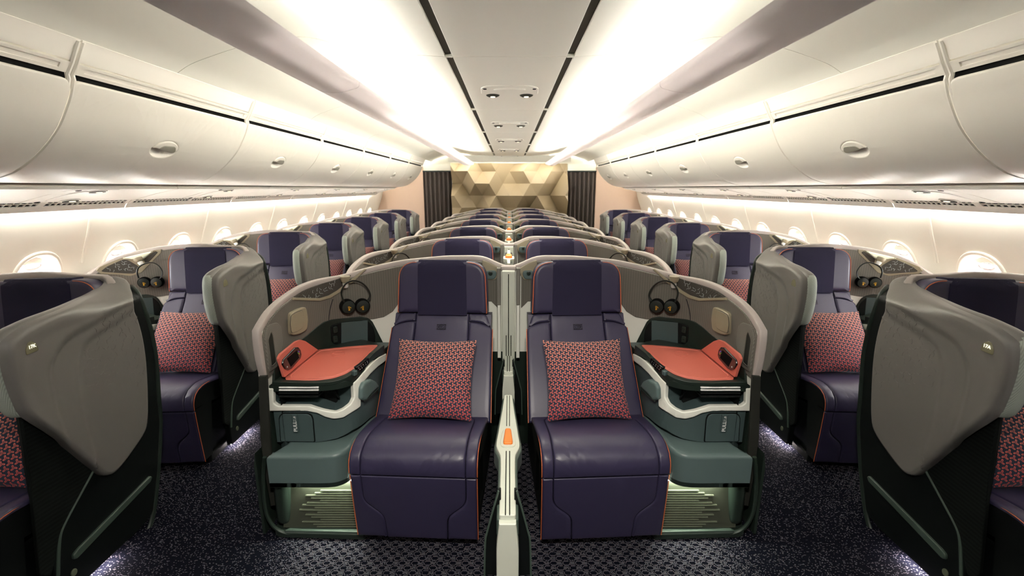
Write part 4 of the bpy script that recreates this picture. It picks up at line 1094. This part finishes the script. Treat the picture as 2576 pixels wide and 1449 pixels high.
# ------------------------------------------------------------------ privacy shell around a seat
def interp(tab, s):
    if s <= tab[0][0]: return tab[0][1]
    for (a, za), (b, zb) in zip(tab, tab[1:]):
        if a <= s <= b: return lerp(za, zb, (s - a) / (b - a) if b > a else 0)
    return tab[-1][1]
SH = Vector((-.55, 2.45, 0))
OW = (-1.61, -.51)
def star_strokes(m, fmap, cen, size, rot, r, arms=(0, 1, 2), n=.0, mi=0, curl=.9, flat=1.0):
    for a in arms:
        pts = []
        for i in range(5):
            t = i / 4; rr = size * (.12 + .88 * t); an = rot + a * 2.094 + curl * (t - .3) * .8
            pts.append(fmap(cen[0] + rr * math.cos(an), cen[1] + rr * math.sin(an), n))
        m.tube(pts, [r * (1 - .55 * i / 4) for i in range(5)], 5, mi)
def build_shell(kind):
    R = thing('privacy_shell', SH, '', 'seat shell')
    def add(name, m, mt, par=None, **k): return obj(name, loc(m, SH), mt, par or R, **k)
    if kind == 'c':
        CU = SHELL; off = (0, 0)
        tp = [(1262, 673), (1240, 662), (1222, 652.5), (1205, 649), (1121, 650), (1016, 660), (937, 677), (858, 700), (795, 711), (758, 724), (721, 747), (692, 769), (668, 796), (654, 822)]
    else:
        CU = Curve2([tuple(p) for p in spline([(-.150, 2.425), (-.165, 2.45), (-.195, 2.468), (-.25, 2.476)], 5)][:-1] + [tuple(p) for p in SHELL.p if p.x <= -.25], 1); off = (OW[0], OW[1] + 1.045)
        tp = [(570, 622), (510, 617), (450, 619), (400, 624), (360, 631), (308, 645), (270, 661), (240, 680), (222, 693)]
    tab = []
    for x, y in tp:
        s, z = CU.trace(x, y, -.012, off)
        if not tab or s > tab[-1][0] + .002: tab.append((s, z))
    if kind == 'c':
        se = CU.len
        tab += [(se - .002, CU.trace(650, 832, -.012)[1])]
        zend = .655
    else:
        tab = [(0, tab[0][1] - .01), (.06, tab[0][1])] + tab; tab.append((CU.len, .80)); zend = .70; se = CU.len
    ss = [se * i / 60 for i in range(61)]
    # smooth the height profile a little
    zz = [interp(tab, s) for s in ss]
    for _ in range(2): zz = [zz[0]] + [(zz[i - 1] + 2 * zz[i] + zz[i + 1]) / 4 for i in range(1, 60)] + [zz[-1]]
    if kind == 'w': zz[0] -= .040; zz[1] -= .018; zz[2] -= .006
    tabz = list(zip(ss, zz)); zt = lambda s: interp(tabz, s)
    f = wall_map(CU)
    up = [(s, z - .004) for s, z in tabz]
    poly = ([(0, .004), (se, .004)] if kind == 'c' else [(0, .5), (.20, .5), (.34, .004), (se, .004)]) + up[::-1]
    m = M(); m.plate(poly, f, h=0, r=0, base=-.03, cell=.05)
    m.plate(poly, lambda u, v, n: f(u, v, -.03 - n), h=0, r=0, cell=.05, vcut=False, mi=1)
    for k_, fc in enumerate(m.f):
        if m.m[k_] == 0 and kind == 'w' and sum(m.v[i][0] for i in fc) / len(fc) > -.36: m.m[k_] = 1
        if m.m[k_] == 0 and sum(m.v[i][2] for i in fc) / len(fc) < .60: m.m[k_] = 2
    add('shell_wall', m, [MT['white'], MT['cap'], MT['dark']], ang=60)
    # rim
    pts, nr = [], []
    for s, z in tabz: pts.append(f(s, z, -.013)); nr.append(CU.at(s)[1].to_3d())
    if kind == 'c':
        for dd, dz in ((.005, .03), (.006, .07), (.004, .12), (-.002, .16), (-.012, .195)):
            pts.append(f(se + dd, zz[-1] - dz, -.013)); nr.append(CU.at(se)[1].to_3d())
    sec = [(-.013, -.018), (.013, -.018), (.016, -.013), (.016, .006), (.010, .011), (-.010, .011), (-.016, .006), (-.016, -.013)]
    if kind == 'c': sec = [(x, z + .004) for x, z in sec]
    else: sec = [(x * .95, z) for x, z in sec]
    m = M(); m.section(pts, nr, sec); add('rim', m, MT['rim'], ang=60)
    # lining cloth
    T = lambda l, n=0.0: [CU.trace(x, y, n, off) for x, y in l]
    TC = lambda l, n=0.0: [CU.trace(x, y, n) for x, y in l]
    s0 = CU.trace(1253, 760)[0] if kind == 'c' else .012
    dsh = 0
    if kind == 'w':
        dsh = CU.trace(870, 800)[0] - SHELL.trace(870, 800)[0]
    base_px = [(1003, 762), (988, 783), (965, 797), (940, 802), (905, 805), (850, 806), (812, 815), (792, 828), (741, 870), (706, 891), (692, 908), (684, 940)]
    lowb = [(s + dsh, z) for s, z in (SHELL.trace(x, y) for x, y in base_px)]
    left = [(s0, .86), (SHELL.trace(1236, 748)[0] + dsh, .90)] if kind == 'c' else [(s0, .80)]
    e = (se - .004, lowb[-1][1] - .004)
    top = [(s, z - .016) for s, z in tabz if s0 < s < se - .004][::-1]
    m = M(); m.plate(left + lowb + [e] + [(se - .004, zz[-1] - .03)] + top + [(s0, zt(s0) - .016)], f, h=.007, r=.003, base=-.002, cell=.04, uv=True); ln = add('lining', m, MT['lining'], ang=50)
    # cloth joint
    j0 = SHELL.trace(825, 808); j1 = SHELL.trace(836, 752)
    m = M(); m.tube([f(lerp(j0[0], j1[0], t) + dsh + .006 * math.sin(t * 3.14), lerp(j0[1], j1[1], t), .0072) for t in (0, .25, .5, .75, 1)], .0022, 6); add('lining_seam', m, MT['seam'], ln)
    # corner plate with coat hook by the divider / aisle
    if kind == 'c':
        op = fillet(TC([(1213, 654), (1228, 659), (1245, 668), (1260, 677), (1256, 690), (1246, 704), (1214, 704)], .01), .008)
        hk = [(1224, 680), (1247, 680), (1250, 690), (1244, 702), (1224, 702)]; kn = (1234, 687)
        m = M(); m.plate(op, f, h=.014, r=.003, base=0, cell=.03); cpn = add('corner_plate', m, MT['beige'])
        hp = fillet(TC(hk, .014), .012); m = M(); m.plate(hp, f, h=.022, r=.004, base=.01, cell=.03); h1 = add('hook_plate', m, MT['tealh'], cpn)
        q = TC([kn], .02)[0]; nd = CU.at(q[0])[1].to_3d()
        m = M(); m.lathe([(.010, 0), (.012, .006), (.011, .011), (.007, .012), (.006, .009), (0, .009)], f(q[0], q[1], .020), nd, 18); add('coat_hook', m, MT['dark'], cpn)
    else:
        m = M(); m.plate(rect(.02, .16, .86, zt(.1) - .02, .02), f, h=.012, r=.003, base=0, cell=.03); cpn = add('corner_plate', m, MT['olive'])
        m = M(); m.lathe([(.010, 0), (.012, .006), (.011, .011), (0, .011)], f(.12, 1.02, .010), CU.at(.12)[1].to_3d(), 18); add('coat_hook', m, MT['dark'], cpn)
    # light panel with pale star strokes
    if kind == 'c':
        hs = [(735, 755), (805, 757.5), (831, 750), (852, 737), (884, 713), (923, 677), (917, 676), (880, 706), (848, 730), (827, 743), (804, 750), (739, 748.5)]
        dk = [(741, 748), (763, 733), (800, 718), (837, 706.5), (869, 696), (884, 692), (866, 714), (848, 729), (827, 742), (804, 749.5)]
        TT = TC; hk = .012
        m = M(); m.plate(fillet(TT(hs, .008), .004, 2), f, h=.013, r=.003, base=0, cell=.03); hp = add('light_panel', m, MT['beige'])
        dpl = TT(dk, .008); m = M(); m.plate(fillet(dpl, .006, 2), f, h=.011, r=.001, base=0, cell=.03); d = add('dark_face', m, MT['mesh'], hp)
        cl = [(766, 744), (776, 741), (787, 738), (798, 733), (809, 728), (821, 722), (833, 716), (843, 712), (781, 746), (793, 743), (806, 739), (818, 733), (830, 727), (841, 720), (799, 747)]
        cs_ = TT(cl, .011)
    else:
        hs = [(242, 680), (250, 671), (308, 648), (388, 629), (406, 627), (406, 636), (372, 670), (356, 686), (328, 694.5), (304, 691), (253, 689)]
        dk = [(254, 682), (269, 670.5), (309, 653), (321, 654), (347, 669), (349, 681), (336, 688), (321, 688), (303, 687), (260, 684)]
        TT = T
        m = M(); m.plate(fillet(TT(hs, .004), .004, 2), f, h=.009, r=.003, base=0, cell=.03); hp = add('light_panel', m, MT['beige'])
        m = M(); m.plate(fillet(TT(dk, .008), .006, 2), f, h=.011, r=.001, base=0, cell=.03); d = add('dark_face', m, MT['mesh'], hp)
        m = M(); m.plate(fillet(TT([(308, 649), (386, 631), (363, 651), (333, 652)], .01), .003, 2), f, h=.020, r=.006, base=0, cell=.03); add('lamp_shelf', m, MT['lampshade'], hp)
        m = M(); m.plate(fillet(TT([(391, 632), (397, 635), (372, 661), (364, 662), (363, 651)], .01), .004, 2), f, h=.012, r=.002, base=0, cell=.03); add('dark_side_face', m, MT['mesh'], hp)
        cl = [(275, 676), (286, 678), (292, 674), (300, 679), (303, 671), (306, 676), (312, 660), (316, 682), (318, 674), (322, 668), (324, 680), (330, 674), (293, 666), (338, 678), (312, 666)]
        cs_ = TT(cl, .011)
    m = M(); rs = random.Random(5)
    for c in cs_: star_strokes(m, f, c, .017, rs.choice([.4, 1.2, 2.2, .8]), .0012, rs.choice([(0,), (0, 1), (1, 2), (2,), (0, 1, 2)]), .0125)
    add('pale_strokes', m, MT['stroke'], hp)
    # reading light
    if kind == 'c': b0, b1, nn = TC([(868, 698)], .035)[0], TC([(870, 724)], .035)[0], .035
    else: b0, b1, nn = TT([(347, 652)], .035)[0], TT([(356, 666)], .05)[0], .035
    p0 = f(b0[0], b0[1], nn); p1 = f(b1[0], b1[1], nn + (.0 if kind == 'c' else .012)); ax = (p1 - p0); L = ax.length; ax.normalize()
    m = M(); m.lathe([(.026, -.006), (.025, .10 * L), (.021, .38 * L), (.0145, .48 * L), (.0145, .52 * L)], p0, ax, 22)
    m.tube([p0 + Vector((0, 0, -.004)), f(b0[0], b0[1] - .004, 0)], .011, 10)
    rl = add('reading_light', m, MT['beige'], ang=45)
    m = M(); m.lathe([(.0145, .50 * L), (.0115, .96 * L), (.010, L), (.006, L), (0, .97 * L)], p0, ax, 22)
    for k in range(11):
        a = k * .571; u = ax.orthogonal().normalized(); w = ax.cross(u); dd = u * math.cos(a) + w * math.sin(a)
        m.tube([p0 + ax * (.55 * L) + dd * .0145, p0 + ax * (.92 * L) + dd * .0118], .0010, 4)
    add('lamp_tip', m, MT['silver'] if kind == 'c' else MT['ink'], rl, ang=45)
    # vanity mirror cover
    mq = SHELL.trace; tr = lambda l, n: [(a + dsh, b) for a, b in (SHELL.trace(x, y, n) for x, y in l)]
    mo = fillet(tr([(724, 788), (745, 777), (764, 771), (769, 803), (766, 830), (748, 840), (731, 844), (725, 838)], .008), .018)
    m = M(); m.plate(mo, f, h=.024, r=.006, base=0, cell=.03); mc = add('mirror_frame', m, MT['beige'], ang=50)
    mi_ = fillet(tr([(732, 794), (747, 785), (761, 780), (764, 803), (761, 825), (747, 834), (733, 838), (730, 815)], .024), .012)
    m = M(); m.plate(mi_, f, h=.0265, r=.002, base=.015, cell=.03); add('mirror_cover', m, MT['beige'], mc)
    m = M(); m.tube([f(u, v, .0243) for u, v in mi_], .0013, 5, closed=True); add('mirror_gap', m, MT['seam'], mc)
    # cloth patch with a slot pocket near the aisle end
    za, zb, s_a = tr([(690, 812)], 0)[0][1], tr([(668, 941)], 0)[0][1], tr([(704, 830)], 0)[0][0]
    pk = fillet([(s_a, zb + .10), (s_a + .045, zb), (se - .012, zb), (se - .012, za - .03), (se - .05, za + .01), (s_a + .03, za), (s_a, za - .03)], .015)
    m = M(); m.plate(pk, f, h=.011, r=.003, base=0, cell=.03, uv=True); pc = add('pocket_patch', m, MT['twill'], ang=50)
    sl = fillet([(se - .075, zb + .025), (se - .03, zb + .02), (se - .028, za - .05), (se - .06, za - .02), (se - .072, za - .04)], .01)
    m = M(); m.plate(sl, f, h=.0125, r=.001, base=.005, cell=.03, mi=0, uv=True)
    m.tube([f(u, v, .012) for u, v in sl], .003, 6, closed=True, mi=1); add('slot_pocket', m, [MT['strap'], MT['lining']], pc)
    # front edge strap and lower edge
    ys = 1.765; P = lambda l: [(v.x, v.z) for v in (atY(x, y, ys) for x, y in l)]
    fy = lambda u, v, n: Vector((u, ys - n, v))
    m = M(); m.plate(fillet(P([(653, 945), (674, 943), (682, 1100), (688, 1180), (695, 1268), (684, 1270), (668, 1180), (658, 1100)]), .002, 2), fy, h=.012, r=.004, base=0, cell=.05); add('edge_strap', m, MT['strap'])
    lp = [(v.x, ys - .045, v.z) for v in (atY(x, y, 1.72) for x, y in [(666, 1150), (662, 1200), (664, 1250), (672, 1295), (690, 1325), (715, 1340), (760, 1346), (890, 1347)])]
    m = M(); m.tube(spline(lp, 4), .009, 8)
    m.prism([(-1.10, .02), (-1.088, .02), (-1.088, .42), (-1.10, .36)], lambda u, v, n: Vector((u, n, v)), 1.72, 2.3); add('lower_edge', m, MT['dark'])
    if kind == 'w': build_aisle_panel(R, add)
    return R
class Aisle:
    """the aisle-side surface of a window shell (local frame of the shell): almost upright, its top back corner turns over towards the seat"""
    def X(s, Yw, z): return -1.63 + .02 * (1.9 - Yw) - .16 * smooth(1.045, 1.135, z) * smooth(1.50, 1.90, Yw)
    def tr(s, x, y, d=0.0):
        a, b = ray(x, y); X = -1.63 + d; 
        for _ in range(60):
            Y = X / a; X = lerp(X, s.X(Y, HC + b * Y) + d, .35)
        return (X / a - OW[1], HC + b * X / a)
    def map(s, u, v, n, d=0.0): return Vector((s.X(u + OW[1], v) + d - OW[0] + n, u, v))
AISLE = Aisle()
def build_aisle_panel(R, add):
    def tr(x, y, d=0.0): return AISLE.tr(x, y, d)
    def base(u, v, n, d=0.0): return AISLE.map(u, v, n, d)
    capf = lambda u, v, n: base(u, v, n)
    px = [(325, 733), (333, 761), (348, 798), (362, 850), (371, 913), (375, 990), (375, 1050), (368, 1085), (340, 1130), (302, 1180), (277, 1196), (250, 1186), (150, 1106), (60, 1049), (34, 1012), (14, 960), (4, 915), (4, 868), (22, 846), (62, 820), (122, 792), (203, 754), (229, 741), (251, 727), (267, 713), (268, 704), (275, 696), (290, 697), (306, 704), (318, 716)]
    out = [tuple(p) for p in spline([tr(x, y) for x, y in px], 3, closed=True)]
    def dist(poly, u, v):
        best = 9; p = Vector((u, v)); sg = 1
        for a, b in zip(poly, poly[1:]):
            a, b = Vector(a), Vector(b); d = b - a; t = max(0, min(1, (p - a).dot(d) / d.dot(d))); q = a + d * t; l = (p - q).length
            if l < best: best = l; sg = 1 if d.cross(p - q) > 0 else -1
        return best * sg
    ra = [tuple(p) for p in spline([tr(x, y) for x, y in [(352, 700), (318, 745), (270, 785), (205, 822), (160, 848), (128, 885), (112, 935), (122, 1000), (150, 1090), (190, 1180)]], 3)]
    rb = [tuple(p) for p in spline([tr(x, y) for x, y in [(372, 715), (335, 775), (290, 808), (240, 838), (205, 866), (190, 905), (192, 960), (206, 1050), (235, 1150)]], 3)]
    rc = [tuple(p) for p in spline([tr(x, y) for x, y in [(330, 690), (300, 728), (240, 772), (150, 812), (85, 845), (60, 880), (48, 930), (60, 1000), (100, 1060), (170, 1140)]], 3)]
    def disp(u, v):
        return -.013 * smooth(-.016, .022, dist(ra, u, v)) - .010 * smooth(-.016, .024, dist(rb, u, v)) - .005 * smooth(-.02, .02, dist(rc, u, v)) \
               - .003 * 0
    m = M(); m.plate(out, capf, h=.030, r=.014, base=-.012, cell=.0095, disp=disp, rings=3)
    rs = random.Random(21)
    for j in range(10):
        for i in range(8):
            x = 205 + i * 22 + (j % 2) * 11 + rs.uniform(-3, 3); y = 772 + j * 22 - i * 1.5 + rs.uniform(-3, 3)
            rgt = 352 + (y - 760) * .11
            if x > rgt - 13 or x < 214 + max(0, (860 - y)) * .75 or y > 985: continue
            c = tr(x, y)
            if c[1] > 1.03: continue
            star_strokes(m, lambda u, v, n: capf(u, v, .0295 + disp(u, v) + n), c, .021, rs.choice([.5, 1.3, .2, 2.0]), .0014, rs.choice([(0, 1, 2), (0, 1), (1,), (0, 2), (0,), (1, 2)]), .0005)
    cap = add('outer_cap', m, MT['cap'], ang=60, soft=True)
    core = [tuple(p) for p in spline([tr(x, y) for x, y in [(322, 740), (340, 790), (362, 880), (370, 1000), (350, 1060), (200, 1060), (90, 1050), (44, 1046), (8, 985), (-8, 915), (-6, 866), (14, 840), (60, 815), (122, 789), (202, 756), (229, 744), (255, 730), (272, 718), (285, 712), (308, 716)]], 3, closed=True)]
    m = M(); m.plate(core, capf, h=-.004, r=.02, base=-.032, cell=.03)
    q = M(); q.plate(core, lambda u, v, n: base(u, v, -.032 - n), h=.028, r=.022, base=0, cell=.03); m.join(q)
    def ztop(u):
        zs = [p[1] for p in core if abs(p[0] - u) < .03]; return max(zs) if zs else 2
    umin = min(p[0] for p in core)
    for k, fc in enumerate(m.f):
        c = sum((Vector(m.v[i]) for i in fc), Vector()) / len(fc)
        if c.z > ztop(c.y) - .035 and c.y > umin + .035 and c.z > .97: m.m[k] = 1
    add('padded_edge', m, [MT['core'], MT['cap']], ang=60)
    # dark lower panel with ridges
    lowf = lambda u, v, n: base(u, v, n - .038)
    TL = lambda l: [tr(x, y, -.03) for x, y in l]
    pts = [(1.36 - OW[1], .034), (1.735 - OW[1], .034)] + TL([(386, 1290), (398, 1180), (403, 1060), (397, 1000), (391, 899), (377, 826), (362, 783), (348, 742), (330, 719)]) + [(1.80 - OW[1], 1.03), (1.45 - OW[1], 1.0), (1.40 - OW[1], .80), (1.375 - OW[1], .5)]
    m = M(); m.plate(fillet(pts, .02, 3), lowf, h=.008, r=.006, base=-.022, cell=.06); lp = add('lower_panel', m, MT['low'], ang=50)
    m = M(); m.tube(spline([lowf(u, v, .006) for u, v in TL([(332, 719), (349, 740), (364, 780), (379, 826), (393, 899), (400, 1000), (404, 1060), (399, 1180), (387, 1290), (370, 1349)])], 3), .010, 8, flat=.7); add('edge_bead', m, MT['dark'], lp)
    m = M(); m.plate(fillet(TL([(52, 1045), (232, 1182), (168, 1302), (148, 1345), (128, 1449), (98, 1449), (74, 1200)]), .01, 2), lowf, h=.012, r=.003, base=0, cell=.05); add('cloth_gusset', m, MT['lowcloth'], lp)
    m = M(); m.tube(spline([lowf(u, v, .008) for u, v in TL([(236, 1180), (200, 1245), (165, 1310), (150, 1348), (146, 1400), (145, 1449)])], 4), .007, 6); add('curved_ridge', m, MT['ridge'], lp)
    m = M(); m.plate(fillet(TL([(374, 1197), (379, 1199), (375, 1212), (190, 1405), (180, 1408), (180, 1395), (190, 1382)]), .006, 2), lowf, h=.018, r=.005, base=0, cell=.05); add('straight_ridge', m, MT['ridge'], lp)
    q = tr(185, 1440, -.03); m = M(); m.plate(oval(q[0], q[1], .012, .014, 18), lowf, h=.013, r=.003, base=0, cell=.05); add('round_cap', m, MT['olive'], lp)
    # seat number lens
    fl = lambda u, v, n: capf(u, v, n + .027 + disp(tr(55, 875)[0], tr(55, 875)[1]))
    sg = fillet([tr(x, y) for x, y in [(40, 881), (45, 863), (55, 857), (69, 864), (75, 881), (43, 894)]], .006)
    m = M(); m.plate(sg, fl, h=.006, r=.002, base=-.01, cell=.03); add('number_lens', m, MT['sign'], cap)
def build_number(txt, mir):
    tr = AISLE.tr; f = AISLE.map
    a, b = tr(46, 879), tr(66, 871)
    tv, tf = text_mesh(txt, .0165, .95, .0003); w = max(p[0] for p in tv)
    m = M(); sc_ = (b[0] - a[0]) / w; sh = (b[1] - a[1]) / w
    vs = []
    for x, y in tv:
        xx = (w - x) if mir else x
        vs.append(f(a[0] + xx * sc_, a[1] + y * 1.0 + xx * sh * .6, .0345))
    m.add(vs, tf); return loc(m, SH)
# ------------------------------------------------------------------ centre divider between a pair of seats
DX = -.006
def build_divider(raised):
    R = thing('center_divider', (DX, 2.4, 0), '', 'divider'); o = (DX, 2.4, 0)
    def add(name, m, mt, par=None, **k): return obj(name, m.shift((0, -2.4, 0)), mt, par or R, **k)
    fz = lambda z: (lambda u, v, n: Vector((u, v, z + n)))
    half = [(1.127, .0245), (1.348, .0245), (1.43, .0265), (1.465, .038), (1.485, .0434), (1.51, .0434), (1.60, .037), (1.765, .0255), (1.905, .018)]
    def outl(d): return [(w + d, y) for y, w in half] + [(-w - d, y) for y, w in half[::-1]]
    m = M(); m.plate(fillet(outl(0), .008, 3), fz(.590), h=.012, r=.004, base=-.02, cell=.05)
    for s in (-1, 1): m.box((s * .0062, 1.29, .6018), (.0035, .325, .001), 0, 1); m.box((s * .0058, 1.76, .6018), (.0028, .27, .001), 0, 1)
    tr_ = add('top_rail', m, [MT['pale'], MT['gap']], ang=45)
    m = M(); m.plate(fillet(outl(.008), .01, 3), fz(.560), h=.026, r=.006, base=-.03, cell=.05); add('rail_skirt', m, MT['ridge'])
    m = M(); m.box((0, 1.52, .30), (.040, .78, .56), .006); add('side_panel', m, MT['low'])
    hp = fillet([(.024, 1.475), (.029, 1.50), (.026, 1.56), (.017, 1.60), (-.017, 1.60), (-.026, 1.56), (-.029, 1.50), (-.024, 1.475)], .012)
    m = M(); m.plate(hp, fz(.602), h=.004, r=.002, base=0, cell=.05); hh = add('handle_plate', m, MT['pale'])
    m = M(); m.plate(fillet([(.016, 1.487), (.018, 1.50), (.011, 1.592), (-.011, 1.592), (-.018, 1.50), (-.016, 1.487)], .009), fz(.605), h=.009, r=.005, base=0, cell=.03); add('release_handle', m, MT['amber'], hh)
    m = M(); fp = [(-.0325, .02), (.0325, .02), (.0325, .50), (.0245, .585), (-.0245, .585), (-.0325, .50)]
    m.plate(fp, lambda u, v, n: Vector((u, 1.13 - n, v)), h=.02, r=.004, base=-.02, cell=.2); add('front_post', m, MT['pale'])
    for s in (-1, 1):
        pl = [(v.x - DX, v.z) for v in (atY(x, y, 1.19) for x, y in [(1254, 1232), (1238, 1290), (1226, 1335), (1221, 1362), (1219, 1449)])]
        z_ = [(abs(x) * s, z) for x, z in pl]
        m = M(); m.tube(spline([(x, 1.185, z) for x, z in z_], 4), .0032, 8)
        sb = add('foot_guard', m, MT['ridge'])
        m = M(); m.plate([(x, z) for x, z in z_] + [(s * .02, z_[-1][1]), (s * .02, z_[0][1])], lambda u, v, n: Vector((u, 1.20 - n, v)), h=.008, r=.002, base=0, cell=.2); add('guard_panel', m, MT['low'], sb)
    # upright at the back
    m = M(); m.plate(rect(-.0345, .0345, .10, 1.086, .002), lambda u, v, n: Vector((u, 2.405 - n, v)), h=.012, r=.002, base=-.03, cell=.3)
    zs = lambda y: atY(1280, y, 2.39).z
    m.box((0, 2.3925, (zs(690) + .30) / 2), (.0045, .002, zs(690) - .30), 0, 1)
    for s in (-1, 1): m.box((s * .0135, 2.3925, (zs(844) + .30) / 2), (.0042, .002, zs(844) - .30), 0, 1)
    up = add('upright_panel', m, [MT['pale'], MT['gap']])
    m = M()
    for s in (-1, 1): m.plate(rect(s * .0535 - .0105, s * .0535 + .0105, zs(770), zs(677), .002), lambda u, v, n: Vector((u, 2.42 - n, v)), h=.012, r=.003, base=-.03, cell=.3)
    add('cloth_strip', m, MT['twill'], up)
    m = M()
    for s in (-1, 1): m.plate(rect(s * .053 - .0095, s * .053 + .0095, zs(905), zs(770) - .001, .001), lambda u, v, n: Vector((u, 2.425 - n, v)), h=.012, r=.003, base=-.03, cell=.3)
    add('pale_strip', m, MT['white'], up)
    m = M(); m.box((0, 2.475, 1.093), (.085, .05, .024), .006); add('rim_bridge', m, MT['rim'], up)
    if raised:
        m = M(); m.box((0, 2.05, .81), (.055, .60, .48), .008); add('raised_screen', m, MT['dark'])
        m = M(); m.plate(fillet([(.009, 1.74), (.010, 1.90), (.037, 1.935), (.037, 2.03), (.012, 2.07), (.011, 2.36), (-.011, 2.36), (-.012, 2.07), (-.037, 2.03), (-.037, 1.935), (-.010, 1.90), (-.009, 1.74)], .006, 3), fz(1.055), h=.012, r=.003, base=-.01, cell=.05); sr = add('screen_rail', m, MT['pale'])
        m = M(); m.plate(fillet([(.024, 1.945), (.018, 2.035), (-.018, 2.035), (-.024, 1.945)], .012), fz(1.067), h=.020, r=.010, base=0, cell=.03); add('release_handle', m, MT['amber'], sr)
    return R
# ------------------------------------------------------------------ put everything out
MT['foot'] = emission('footwell_glow', (.95, 1.0, .80), 30.0)
PITCH = 1.045
seat0 = build_seat(); con0, up_, fk_, K_ = build_console(); rem0 = build_remote(fk_, K_)
hp0 = build_headphones('c'); hpw = build_headphones('w'); pil0 = build_pillow(); shc = build_shell('c'); shw = build_shell('w')
pil0.location = (SEAT_C, Y_ROW, 0); pil0.rotation_euler = (0, 0, math.radians(-3.0)); pil0['category'] = 'pillow'
base = dict(seat=(seat0, 'purple-navy leather seat'), console=(con0, 'slate-green console with coral table'), remote=(rem0, 'black docked remote'),
            phones=(hp0, 'black hanging headphones'), pillow=(pil0, 'coral star-print pillow'))
GROUP = dict(seat='leather seats', console='side consoles', remote='docked remotes', phones='hanging headphones', pillow='star-print pillows')
home = {k: v[0].location.copy() for k, v in base.items()}
first = set()
def place(key, dx, dy, mirror, where):
    src, txt = base[key]; h = home[key]; win = dx != 0
    if win and key == 'phones': src = hpw
    p = Vector((h.x + dx, h.y + dy, h.z))
    if mirror: p.x = -p.x
    lab = txt + ', ' + where
    if key not in first and not mirror and dx == 0 and dy == 0:
        first.add(key); src['label'] = lab; src['group'] = GROUP[key]; src.location = p; return src
    if src is hpw and 'w' not in first:
        first.add('w'); tag(src, lab, 'headphones', GROUP[key]); src.location = p; return src
    r = dup(src, p, lab, GROUP[key], mirror)
    if win and key in ('seat', 'pillow'):
        a_ = 7 if 'front' in where else 3
        r.rotation_euler = (0, 0, math.radians(-a_ if mirror else a_))
        r.location.x += (.05 if a_ == 7 else .02) * (1 if mirror else -1)
    return r
for k in range(7):
    for mir in (False, True):
        sd = 'right' if mir else 'left'
        wh = '%s centre row, %s of the divider' % (ORD[k], sd)
        for key in ('seat', 'console', 'remote', 'phones', 'pillow'): place(key, 0, PITCH * k, mir, wh)
        p = Vector((SH.x, SH.y + PITCH * k, 0))
        if mir: p.x = -p.x
        r = shc if (k == 0 and not mir) else dup(shc, p, '', None, mir)
        tag(r, 'grey curved privacy shell around the seat, ' + wh, 'seat shell', 'centre privacy shells')
        wh = 'by the %s windows, %s window row' % (sd, ORD[k])
        dx, dy = OW[0], OW[1] + PITCH * k
        for key in ('seat', 'console', 'remote', 'phones', 'pillow'): place(key, dx, dy, mir, wh)
        p = Vector((SH.x + dx, SH.y + dy, 0))
        if mir: p.x = -p.x
        if k == 0 and not mir: r = shw; r.location = p
        else: r = dup(shw, p, '', None, mir, ('seat_number',))
        tag(r, 'grey sculpted privacy shell with embossed stars, ' + wh, 'seat shell', 'window privacy shells')
        if k == 0:
            capo = [c for c in r.children if c.name.startswith('outer_cap')][0]
            m = build_number('17A' if mir else '17K', mir)
            if mir: m.mirror()
            obj('seat_number', m, MT['signtxt'], capo)
        lx = 1.674 if mir else -1.674
        t = thing('aisle_light', (lx, 1.49 + PITCH * k, .030), 'small floor-level strip lamp under the shell, ' + wh, 'floor light', 'floor lights along the aisles')
        m = M(); m.box((0, 0, .006), (.018, .25, .006)); obj('lamp_housing', m, MT['low'], t)
        m = M(); m.box((.002 if not mir else -.002, 0, .0015), (.012, .23, .003)); obj('light_strip', m, MT['glow'], t)
d0 = build_divider(False); tag(d0, 'low sage centre divider with orange handle between the two front seats', 'divider', 'centre dividers')
d1 = build_divider(True)
for k in range(1, 7):
    r = d1 if k == 1 else dup(d1, (0, 0, 0), '')
    r.location = (DX, 2.4 + PITCH * k, 0)
    tag(r, 'raised centre divider with pale rail and orange handle, %s centre row' % ORD[k], 'divider', 'centre dividers')
# ------------------------------------------------------------------ camera, world, render look
cam = bpy.data.cameras.new('camera'); co = bpy.data.objects.new('camera', cam); C.objects.link(co)
cam.sensor_width = 36; cam.lens = F / 2576 * 36; cam.clip_start = .02; cam.clip_end = 60
cam.shift_x = (1288 - CX) / 2576
co.location = (0, 0, HC); co.rotation_euler = (math.pi / 2 - TH, 0, 0)
cam.dof.use_dof = True; cam.dof.focus_distance = 2.3; cam.dof.aperture_fstop = 3.2
if ZOOM:
    x0_, y0_, w_ = ZOOM; k_ = 2576 / w_; cam.lens *= k_
    cam.shift_x = (x0_ + w_ / 2 - CX) / 2576 * k_; cam.shift_y = -(y0_ + w_ * 1449 / 2576 / 2 - CY) / 2576 * k_
bpy.context.scene.camera = co
w = bpy.data.worlds.new('daylight'); bpy.context.scene.world = w; w.use_nodes = True
bg = w.node_tree.nodes['Background']; bg.inputs[0].default_value = (1, .985, .95, 1); bg.inputs[1].default_value = 10.0
sc = bpy.context.scene
sc.view_settings.view_transform = 'Standard'; sc.view_settings.look = 'None'; sc.view_settings.gamma = 1; sc.view_settings.use_curve_mapping = False
sc.view_settings.exposure = EXPO
sc.cycles.max_bounces = 8; sc.cycles.diffuse_bounces = 5; sc.cycles.glossy_bounces = 3; sc.cycles.transparent_max_bounces = 8
sc.cycles.adaptive_threshold = .02; sc.cycles.caustics_reflective = False; sc.cycles.caustics_refractive = False
